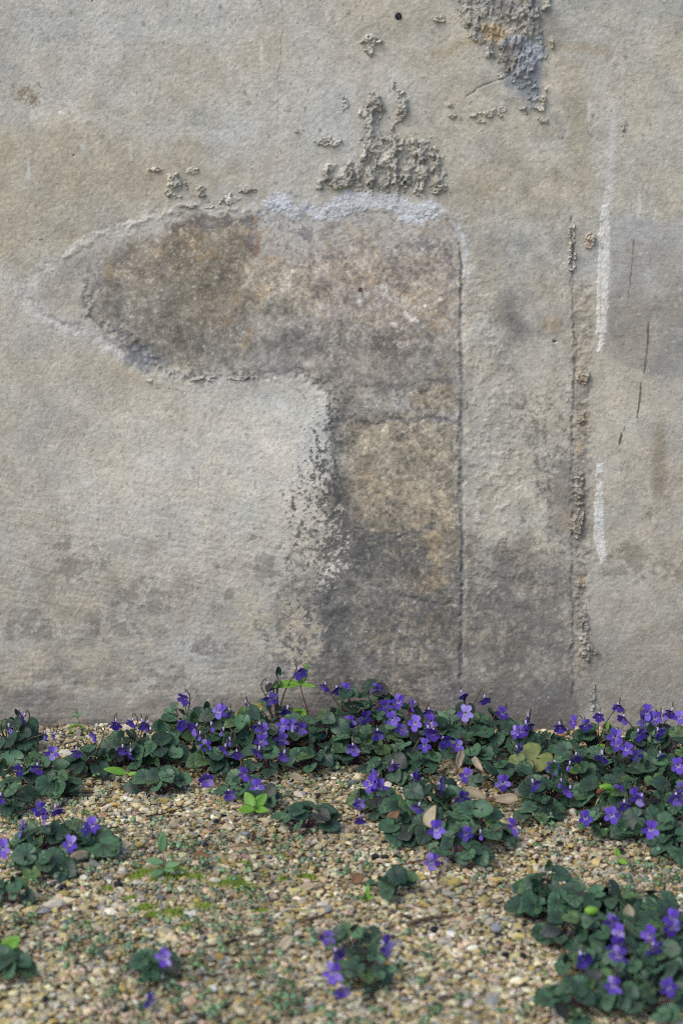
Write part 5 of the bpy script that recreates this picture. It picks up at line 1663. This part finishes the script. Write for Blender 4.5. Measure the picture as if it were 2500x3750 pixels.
weed('wall_sprig', p, [(0, 0, -0.002), (-0.002, 0, 0.010), (-0.005, 0, 0.020)], 0.0006, STALK,
     [((-0.005, 0, 0.020), (0.8, -0.3, 0.3), (0, -0.8, 0.8), 0.009, SPROUT_OVAL), ((-0.005, 0, 0.019), (-0.8, -0.3, 0.1), (0, -0.8, 0.8), 0.008, SPROUT_OVAL), ((-0.005, 0, 0.021), (-0.2, 0, 1), (0, -1, 0.3), 0.007, SPROUT_OVAL)],
     'tiny pale sprig at the wall foot above the bare gravel gap', 'weed')


# ------------------------------------------------------------------ fallen leaves and seeds
def samara_mesh(name, r):
    """maple seed: a nut and one papery veined wing along +Y"""
    V, T, F = [], [], []
    nl, cols = 10, (-1, -0.4, 0.2, 1)
    for i in range(nl + 1):
        s = i / nl
        w = 0.05 + 0.17 * math.sin(math.pi * min(1, s ** 1.3 * 0.86)) ** 0.8
        for q in cols:
            x = q * w + 0.10 * s
            V.append((x, s, 0.03 * math.sin(s * 5 + r) + 0.05 * (q * q) + 0.012 * math.sin(q * 9 + s * 14)))
            T.append((0.75 if q == -1 else (0.25 if i % 2 else 0.0), 0, 0))
    for i in range(nl):
        for k in range(3):
            F.append((i * 4 + k, i * 4 + k + 1, i * 4 + 5 + k, i * 4 + 4 + k))
    n = len(V)
    for i in range(nl + 1):
        for k in (0, 3):
            x, y, z = V[i * 4 + k]
            V.append((x, y, z - 0.02))
            T.append((0, 0, 0))
    for i in range(nl):
        F.append((n + 2 * i, n + 2 * i + 2, n + 2 * i + 3, n + 2 * i + 1))
        F.append((i * 4, i * 4 + 4, n + 2 * i + 2, n + 2 * i))
        F.append((i * 4 + 3, n + 2 * i + 1, n + 2 * i + 3, i * 4 + 7))
    me = pymesh(name, V, F, True, T)
    me.materials.append(DRY_LEAF)
    return me


NUT = None


def samara(u, v, z, tip, nrm, size, label):
    global NUT
    p = on_ground(u, v, z)
    o = new_obj('maple_samara', None)
    o.location = p
    tag(o, label, 'maple seed', 'dry maple seeds among the violets')
    size *= 0.88
    place_leaf(o, Vector((0, 0, 0)), Vector((0, 0, 0)), Vector(tip), Vector(nrm), size, samara_mesh('wing', u), 'wing')
    if NUT is None:
        bm = bmesh.new()
        bmesh.ops.create_icosphere(bm, subdivisions=2, radius=1)
        for w in bm.verts:
            w.co.x *= 0.6
            w.co.z *= 0.45
        NUT = bpy.data.meshes.new('seed')
        bm.to_mesh(NUT)
        bm.free()
        NUT.materials.append(BROWN_LEAF)
    s = new_obj('seed', NUT, o)
    s.rotation_euler = look_matrix(Vector(tip), Vector(nrm)).to_euler()
    s.scale = (size * 0.16,) * 3
    return o


samara(1048, 1772, 0.016, (0.15, 0.1, 1), (0.3, -1, 0.1), 0.028, 'dry pale maple wing standing upright between violet leaves')
samara(1118, 1838, 0.012, (-0.8, 0.35, 0.25), (0.1, -0.75, 0.8), 0.030, 'dry maple wing lying flat, left one of the pair over the gravel')
samara(1128, 1836, 0.012, (1, 0.0, 0.12), (0.0, -0.75, 0.8), 0.032, 'dry maple wing lying flat, right one of the pair over the gravel')
samara(1108, 1772, 0.020, (-0.5, 0.4, 0.5), (0.1, -0.8, 0.6), 0.022, 'crumpled dry maple wing above the flat pair')
samara(1040, 1808, 0.010, (-1, 0.2, 0.1), (0, -0.7, 0.8), 0.022, 'dry maple wing half hidden behind the upright bloom left of the flat pair')


def fallen(name, u, v, z, tip, nrm, size, mesh, label, cat='fallen leaf'):
    p = on_ground(u, v, z)
    if p.y > -0.012:
        p = at_depth(u, v, -0.014)
    o = new_obj(name, mesh)
    o.location = p
    o.rotation_euler = look_matrix(Vector(tip), Vector(nrm)).to_euler()
    o.scale = (size,) * 3
    tag(o, label, cat)
    return o


fallen('yellowing_leaf', 556, 1660, 0.03, (0.7, 0.1, 0.7), (-0.4, -1, 0.5), 0.030, heart_leaf('yellowing_leaf', YELLOW_LEAF, 50, 0.62, 0.1, 0.25, 0.3, 0.06), 'yellowing violet leaf with a brown rim leaning on the wall')
fallen('faded_leaf', 1232, 1738, 0.024, (-0.6, -0.5, -0.3), (-0.2, -0.8, 0.9), 0.027, heart_leaf('faded_leaf', DULL_LEAF, 51, 1.05, 0.1, 0.02, 0.2), 'large olive faded violet leaf, right of the middle')
fallen('olive_leaf', 1196, 1756, 0.02, (-0.7, -0.5, -0.5), (-0.3, -0.9, 0.7), 0.022, heart_leaf('olive_leaf', DULL_LEAF, 52, 1.0, 0.1, 0.02, 0.2), 'olive violet leaf drooping left below the large faded one')
fallen('lime_leaf', 1380, 1812, 0.020, (-0.1, -0.7, -0.5), (0.0, -0.9, 0.7), 0.024, heart_leaf('lime_leaf', DULL_LEAF, 53, 1.0, 0.25, 0.02, 0.2), 'yellow-green broad leaf behind the curled sprout')
# curled sprout: an arched stem with a red husk
p = on_ground(1384, 1826, 0.03)
root = new_obj('curled_sprout', None)
root.location = p
tag(root, 'pale green sprout curled over a red-brown husk in the right bank', 'sprout')
tv, tf = tube(smooth_path([Vector((0.004, 0, -0.018)), Vector((0.010, 0, 0.002)), Vector((0.006, -0.002, 0.010)), Vector((-0.004, -0.003, 0.008))], 10), 0.0016, 0.0044, 7)
new_obj('stem', pymesh('stem', tv, tf), root, FRESH_LEAF)
tv, tf = tube([Vector((-0.001, -0.003, 0.009)), Vector((-0.006, -0.005, 0.004)), Vector((-0.006, -0.006, -0.001))], 0.0040, 0.0016, 7)
new_obj('husk', pymesh('husk', tv, tf), root, RUST)
tv, tf = tube([Vector((-0.005, -0.006, 0.0)), Vector((-0.009, -0.007, -0.010))], 0.0011, 0.0007, 5)
new_obj('root', pymesh('root', tv, tf), root, DRY_LEAF)
# yellow spiral on the left
p = gpt(176, 1702)
root = new_obj('curled_shoot', None)
root.location = p
tag(root, 'yellow-green shoot rolled into a spiral beside the bare gravel gap', 'sprout')
sp = [Vector((0.014, 0, -0.002)), Vector((0.012, 0, 0.010)), Vector((0.006, 0, 0.016)), Vector((-0.003, -0.001, 0.017)), Vector((-0.008, -0.002, 0.012)), Vector((-0.004, -0.003, 0.009)), Vector((0.000, -0.003, 0.011))]
tv, tf = tube(smooth_path(sp, 20), 0.0009, 0.0016, 6)
new_obj('stem', pymesh('stem', tv, tf), root, FRESH_LEAF)
for (u, v, z, label, r, mat) in ((1392, 1668, 0.030, 'glossy brown seed husk at the wall foot, right part', 0.0042, RUST), (1356, 2092, 0.036, 'lime green round bud in the big lower right clump', 0.0050, FRESH_LEAF)):
    p = on_ground(u, v, z)
    if p.y > -0.02:
        p = at_depth(u, v, -0.022)
    bm = bmesh.new()
    bmesh.ops.create_icosphere(bm, subdivisions=2, radius=r)
    for w in bm.verts:
        w.co.x *= 1.25
        if w.co.x > r * 0.8:
            w.co.x += r * 0.25
        w.co.z *= 0.85
    me = bpy.data.meshes.new('seed_husk')
    bm.to_mesh(me)
    bm.free()
    me.polygons.foreach_set('use_smooth', [True] * len(me.polygons))
    root = new_obj('seed_husk' if mat is RUST else 'green_bud', None)
    root.location = p
    tag(root, label, 'seed' if mat is RUST else 'bud')
    new_obj('husk' if mat is RUST else 'bud', me, root, mat)
    tv, tf = tube([Vector((0, 0, -r * 0.4)), Vector((r * 0.3, 0, -p.z * 0.5)), Vector((0, 0, -p.z))], 0.0007, 0.0009, 5)
    new_obj('stalk', pymesh('stalk', tv, tf), root, STALK)

DRYBITS = [
    (988, 1902, 0.022, (0.1, 0.3, 0.9), (-0.7, -0.8, 0.2), 0.024, DRY_LEAF, 0.32, 'pale dry leaf standing upright on the left of the two big middle blooms'),
    (160, 1972, 0.006, (0.9, 0.4, 0.25), (-0.3, -0.8, 0.8), 0.026, DRY_LEAF, 0.2, 'pale bark flake below the bright bloom of the lower left clump'),
    (1440, 2112, 0.026, (0.1, 0.4, 0.8), (0.2, -1, 0.2), 0.014, DRY_LEAF, 0.4, 'pale brown dry leaf standing in the big lower right clump'),
    (890, 1890, 0.012, (0.6, 0.3, 0.6), (-0.2, -0.9, 0.5), 0.018, BROWN_LEAF, 0.3, 'brown folded leaf under the middle violet clump'),
    (580, 1934, 0.004, (0.1, 0.3, 0.9), (0.8, -0.6, 0.4), 0.016, BROWN_LEAF, 0.28, 'small brown curled leaf on gravel below the bright green rosette'),
    (806, 2028, 0.005, (0.9, 0.3, 0.4), (0.1, -0.7, 0.8), 0.020, BROWN_LEAF, 0.4, 'brown crumpled leaf on gravel left of the lone small violet'),
    (680, 2042, 0.004, (1, 0.0, 0.15), (0, -0.6, 0.9), 0.028, DRY_LEAF, 0.22, 'pale flat wood flake on gravel by the single moss tuft'),
    (442, 1972, 0.004, (1, 0.2, 0.1), (0, -0.6, 0.9), 0.018, BROWN_LEAF, 0.35, 'small reddish brown leaf right of the mossy weed'),
    (360, 2146, 0.003, (1, 0.1, 0.1), (0, -0.6, 0.9), 0.024, DRY_LEAF, 0.3, 'pale dry leaf lying on the lower left gravel under the moss'),
    (1400, 1975, 0.005, (1, 0.1, 0.1), (0.1, -0.7, 0.9), 0.024, DRY_LEAF, 0.3, 'tan dry leaf on gravel under the right bank'),
    (640, 2186, 0.005, (0.6, 0.6, 0.4), (0, -0.7, 0.8), 0.026, DRY_LEAF, 0.25, 'grey dry leaf scrap at the right end of the long thin twig'),
    (700, 1792, 0.006, (-1, 0.1, 0.2), (0, -0.7, 0.9), 0.026, DRY_LEAF, 0.25, 'dry grey leaf litter under the violets at the back of the gravel bay'),
]
for (u, v, z, tip, nrm, size, mat, w, label) in DRYBITS:
    if 'gravel' in label or 'twig' in label:
        size *= 0.72
    fallen('dry_leaf' if 'leaf' in label else 'bark_flake', u, v, z, tip, nrm, size, blade_leaf('dry_leaf', mat, 1.0, w, rnd.uniform(-0.25, 0.3), rnd.uniform(0.1, 0.7), rnd.uniform(0.7, 1.0), 0.04), label, 'fallen leaf' if 'leaf' in label else 'bark')


# twigs
def twig(pts, r, mat, label, side=None):
    P = []
    for (u, v) in pts:
        q = gpt(u, v)
        q.z += 0.004 + r * 0.5
        P.append(q)
    o0 = P[0].copy()
    path = smooth_path([q - o0 for q in P], 10)
    for i, q in enumerate(path):
        q.x += rnd.uniform(-1, 1) * r * 0.5
        q.z += rnd.uniform(-1, 1) * r * 0.5
    tv, tf = tube(path, r, r * 0.55, 6)
    o = new_obj('twig', pymesh('twig', tv, tf), None, mat)
    o.location = o0
    return tag(o, label, 'twig')


twig([(468, 2194), (540, 2180), (600, 2168), (650, 2176)], 0.0011, WOOD, 'long thin grey twig across the lower gravel, left of the bottom middle clump')
twig([(686, 2138), (720, 2130), (758, 2116)], 0.0019, WOOD, 'short brown stick just above the bottom middle violet clump')
twig([(938, 2138), (985, 2122), (1040, 2112)], 0.0024, WOOD, 'thick brown stick right of the bottom middle violet clump')
twig([(690, 1976), (704, 1962), (716, 1952)], 0.0012, DARKWOOD, 'short slanting twig left of the middle violet clump')
twig([(676, 1896), (712, 1908), (752, 1914)], 0.0009, STEM, 'thin purple runner right of the lone flowerless violet in the central bay')
twig([(455, 2258), (490, 2260), (532, 2252)], 0.0010, DARKWOOD, 'thin dark twig near the bottom edge, right of the small blurred violet')
twig([(936, 1994), (962, 1986), (990, 1976)], 0.0010, RED_STEM, 'thin reddish runner at the front foot of the middle clump')
tw = twig([(1444, 2258), (1466, 2250), (1486, 2244)], 0.0013, DRY_LEAF, 'bare pale twig in the big lower right clump')
tw.location.z += 0.026
twig([(335, 1876), (380, 1868), (436, 1852)], 0.0009, DARKWOOD, 'thin dark twig on gravel left of the bright green rosette')
twig([(1300, 1906), (1330, 1906), (1352, 1910)], 0.0014, WOOD, 'grey wood splinter on gravel below the dark-bloomed violet of the right bank')
gs = twig([(752, 1716), (772, 1690)], 0.0006, DRY_LEAF, 'thin straw standing among violets right of the upright weed')
p0, p1 = at_depth(757, 1708, -0.06), at_depth(772, 1662, -0.05)
gs.location = p0
tv, tf = tube([Vector((0, 0, -0.02)), p1 - p0], 0.0007, 0.0004, 5)
gs.data = pymesh('twig', tv, tf)
gs.data.materials.append(DRY_LEAF)
p0, p1 = at_depth(708, 1650, -0.03), at_depth(745, 1580, -0.024)
tv, tf = tube([Vector((0, 0, -0.012)), (p1 - p0) * 0.5 + Vector((-0.002, 0, 0)), p1 - p0], 0.0006, 0.0004, 5)
gs = new_obj('twig', pymesh('twig', tv, tf), None, DRY_LEAF)
gs.location = p0
tag(gs, 'pale straight straw slanting up against the wall right of the upright weed', 'straw')


# ------------------------------------------------------------------ pebbles that stand out
def stone_mat(name, c):
    m, nt, b = principled(name, rough=0.8, spec=0.25)
    f = noise_node(nt, 320, 4, 0.6)
    d = tuple(int(k * 0.78) for k in c)
    nt.links.new(ramp(nt, f.outputs['Fac'], [(0.3, rgb(*d)), (0.62, rgb(*c))]).outputs['Color'], b.inputs['Base Color'])
    bump(nt, b, f.outputs['Fac'], 0.4, 0.0008)
    return m


STONE = {'pale': stone_mat('pale_stone', (192, 184, 164)), 'white': stone_mat('white_stone', (214, 210, 206)), 'grey': stone_mat('grey_stone', (128, 132, 136)), 'slate': stone_mat('slate_stone', (98, 102, 106)), 'black': stone_mat('black_stone', (34, 35, 40)), 'ochre': stone_mat('ochre_stone', (162, 144, 84)), 'orange': stone_mat('orange_stone', (172, 128, 92)), 'pink': stone_mat('pink_stone', (196, 168, 156))}
PEBBLES = [
    (128, 2088, 'pale', 0.0125, 0.5, 'flat pale pebble on the lower left gravel, largest of all'),
    (102, 2102, 'grey', 0.0080, 0.5, 'grey angular pebble tucked under the largest pale pebble'),
    (686, 1832, 'pale', 0.0085, 0.35, 'flat whitish pebble right of the bright green rosette, nearer the violets'),
    (632, 1816, 'pale', 0.0070, 0.6, 'pale upright pebble beside the low violet leaves by the rosette'),
    (810, 1800, 'slate', 0.0062, 0.6, 'dark slate chip at the back of the central gravel bay'),
    (376, 1840, 'ochre', 0.0070, 0.6, 'ochre block-shaped pebble left of the bright green rosette'),
    (322, 1942, 'ochre', 0.0062, 0.7, 'round ochre pebble right of the lower left clump'),
    (276, 1954, 'grey', 0.0075, 0.5, 'grey oval pebble beside the lower left clump'),
    (466, 1942, 'slate', 0.0060, 0.6, 'blue-grey pebble with a black one on its shoulder'),
    (1284, 1686, 'orange', 0.0075, 0.6, 'orange-tan stone at the wall foot by the second groove'),
    (150, 2062, 'ochre', 0.0060, 0.8, 'round ochre pebble above the largest pale pebble'),
    (370, 2070, 'slate', 0.0062, 0.5, 'blue-grey pebble between the two moss strips'),
    (424, 2282, 'pink', 0.0050, 0.7, 'pinkish white pebble near the bottom, under the small blurred violet'),
    (492, 2294, 'white', 0.0052, 0.8, 'brightest white pebble near the bottom edge, left half'),
    (282, 2282, 'ochre', 0.0056, 0.7, 'ochre pebble beside the fallen petal at the bottom left'),
    (754, 2106, 'grey', 0.0054, 0.9, 'round bluish pebble at the upper end of the short brown stick'),
    (1040, 2152, 'white', 0.0080, 0.4, 'pale flat chip right of the thick brown stick'),
    (1138, 2134, 'grey', 0.0080, 0.6, 'grey blocky stone left of the big lower right clump'),
    (1240, 2138, 'slate', 0.0080, 0.7, 'dark slate stone touching the big lower right clump'),
    (1042, 2034, 'ochre', 0.0100, 0.4, 'flat yellowish stone right of the lone small violet'),
    (706, 2036, 'pink', 0.0056, 0.7, 'pinkish white chip under the single moss tuft'),
    (496, 2036, 'pale', 0.0072, 0.6, 'pale pebble right of the moss, near the middle'),
    (564, 1922, 'grey', 0.0060, 0.5, 'grey flat pebble left of the small brown curled leaf'),
    (1314, 1874, 'pale', 0.0060, 0.9, 'pale block-shaped pebble in the gravel inlet of the right bank'),
    (1432, 1922, 'ochre', 0.0066, 0.7, 'tan pebble right under the dark blooms at the front of the right bank'),
    (272, 1932, 'black', 0.0046, 0.8, 'black berry-sized pebble at the right end of the lower left clump'),
    (472, 1948, 'black', 0.0040, 0.8, 'black pebble resting on the blue-grey one'),
    (272, 2036, 'black', 0.0056, 0.9, 'jagged black pebble below the lower left clump'),
    (496, 1892, 'black', 0.0040, 0.9, 'small black pebble left below the bright green rosette'),
    (105, 2308, 'black', 0.0046, 0.9, 'black pebble near the bottom left corner'),
    (884, 1980, 'black', 0.0050, 0.9, 'shiny black berry on gravel left of the front middle bloom'),
    (862, 1974, 'black', 0.0048, 0.7, 'dull black pebble just left of the shiny black berry'),
    (908, 1974, 'black', 0.0042, 0.6, 'flat black chip just right of the shiny black berry'),
    (536, 2182, 'black', 0.0044, 0.9, 'black pebble touching the long thin twig'),
    (996, 2142, 'black', 0.0046, 0.9, 'black pebble at the middle of the thick brown stick'),
    (1200, 2196, 'black', 0.0046, 0.9, 'black pebble left of the lower right clump, nearest to its leaves'),
    (1160, 2192, 'black', 0.0048, 0.6, 'black pebble left of the lower right clump, farther from its leaves'),
    (1146, 2150, 'black', 0.0050, 0.4, 'black chip under the grey blocky stone'),
    (1286, 1944, 'black', 0.0044, 0.6, 'black pebble in gravel below the flat olive violet leaves'),
    (1362, 1974, 'black', 0.0042, 0.8, 'black pebble left of the tan dry leaf'),
    (1424, 1960, 'black', 0.0050, 0.6, 'black pebble right of the tan dry leaf'),
    (154, 2122, 'slate', 0.0060, 0.5, 'slate pebble right below the largest pale pebble'),
]
TMP = []
for s_ in range(8):
    rs_ = random.Random(100 + s_)
    bm = bmesh.new()
    bmesh.ops.create_icosphere(bm, subdivisions=2, radius=1)
    planes = [(Vector((rs_.gauss(0, 1), rs_.gauss(0, 1), rs_.gauss(0, 1))).normalized(), rs_.uniform(0.62, 0.9)) for _ in range(9)]
    for w in bm.verts:
        for nn, dd in planes:
            e = w.co.dot(nn) - dd
            if e > 0:
                w.co -= nn * e
        w.co *= rs_.uniform(0.97, 1.03)
    TMP.append([(tuple(w.co)) for w in bm.verts])
    FACES = [tuple(w.index for w in fc.verts) for fc in bm.faces]
    bm.free()
for i, (u, v, kind, r, flat, label) in enumerate(PEBBLES):
    me = pymesh('pebble', TMP[i % 8], FACES, kind == 'black')
    p = gpt(u, v)
    p.y = min(p.y, -r - 0.004)
    o = new_obj('pebble', me, None, STONE[kind])
    o.location = (p.x, p.y, p.z + 0.0025 + r * flat * 0.45)
    o.rotation_euler = (rnd.uniform(-0.2, 0.35), rnd.uniform(-0.2, 0.2), rnd.uniform(0, 6.28))
    o.scale = (r, r * rnd.uniform(0.62, 0.85), r * flat * 0.8)
    tag(o, label, 'pebble', 'pebbles that stand out from the gravel')
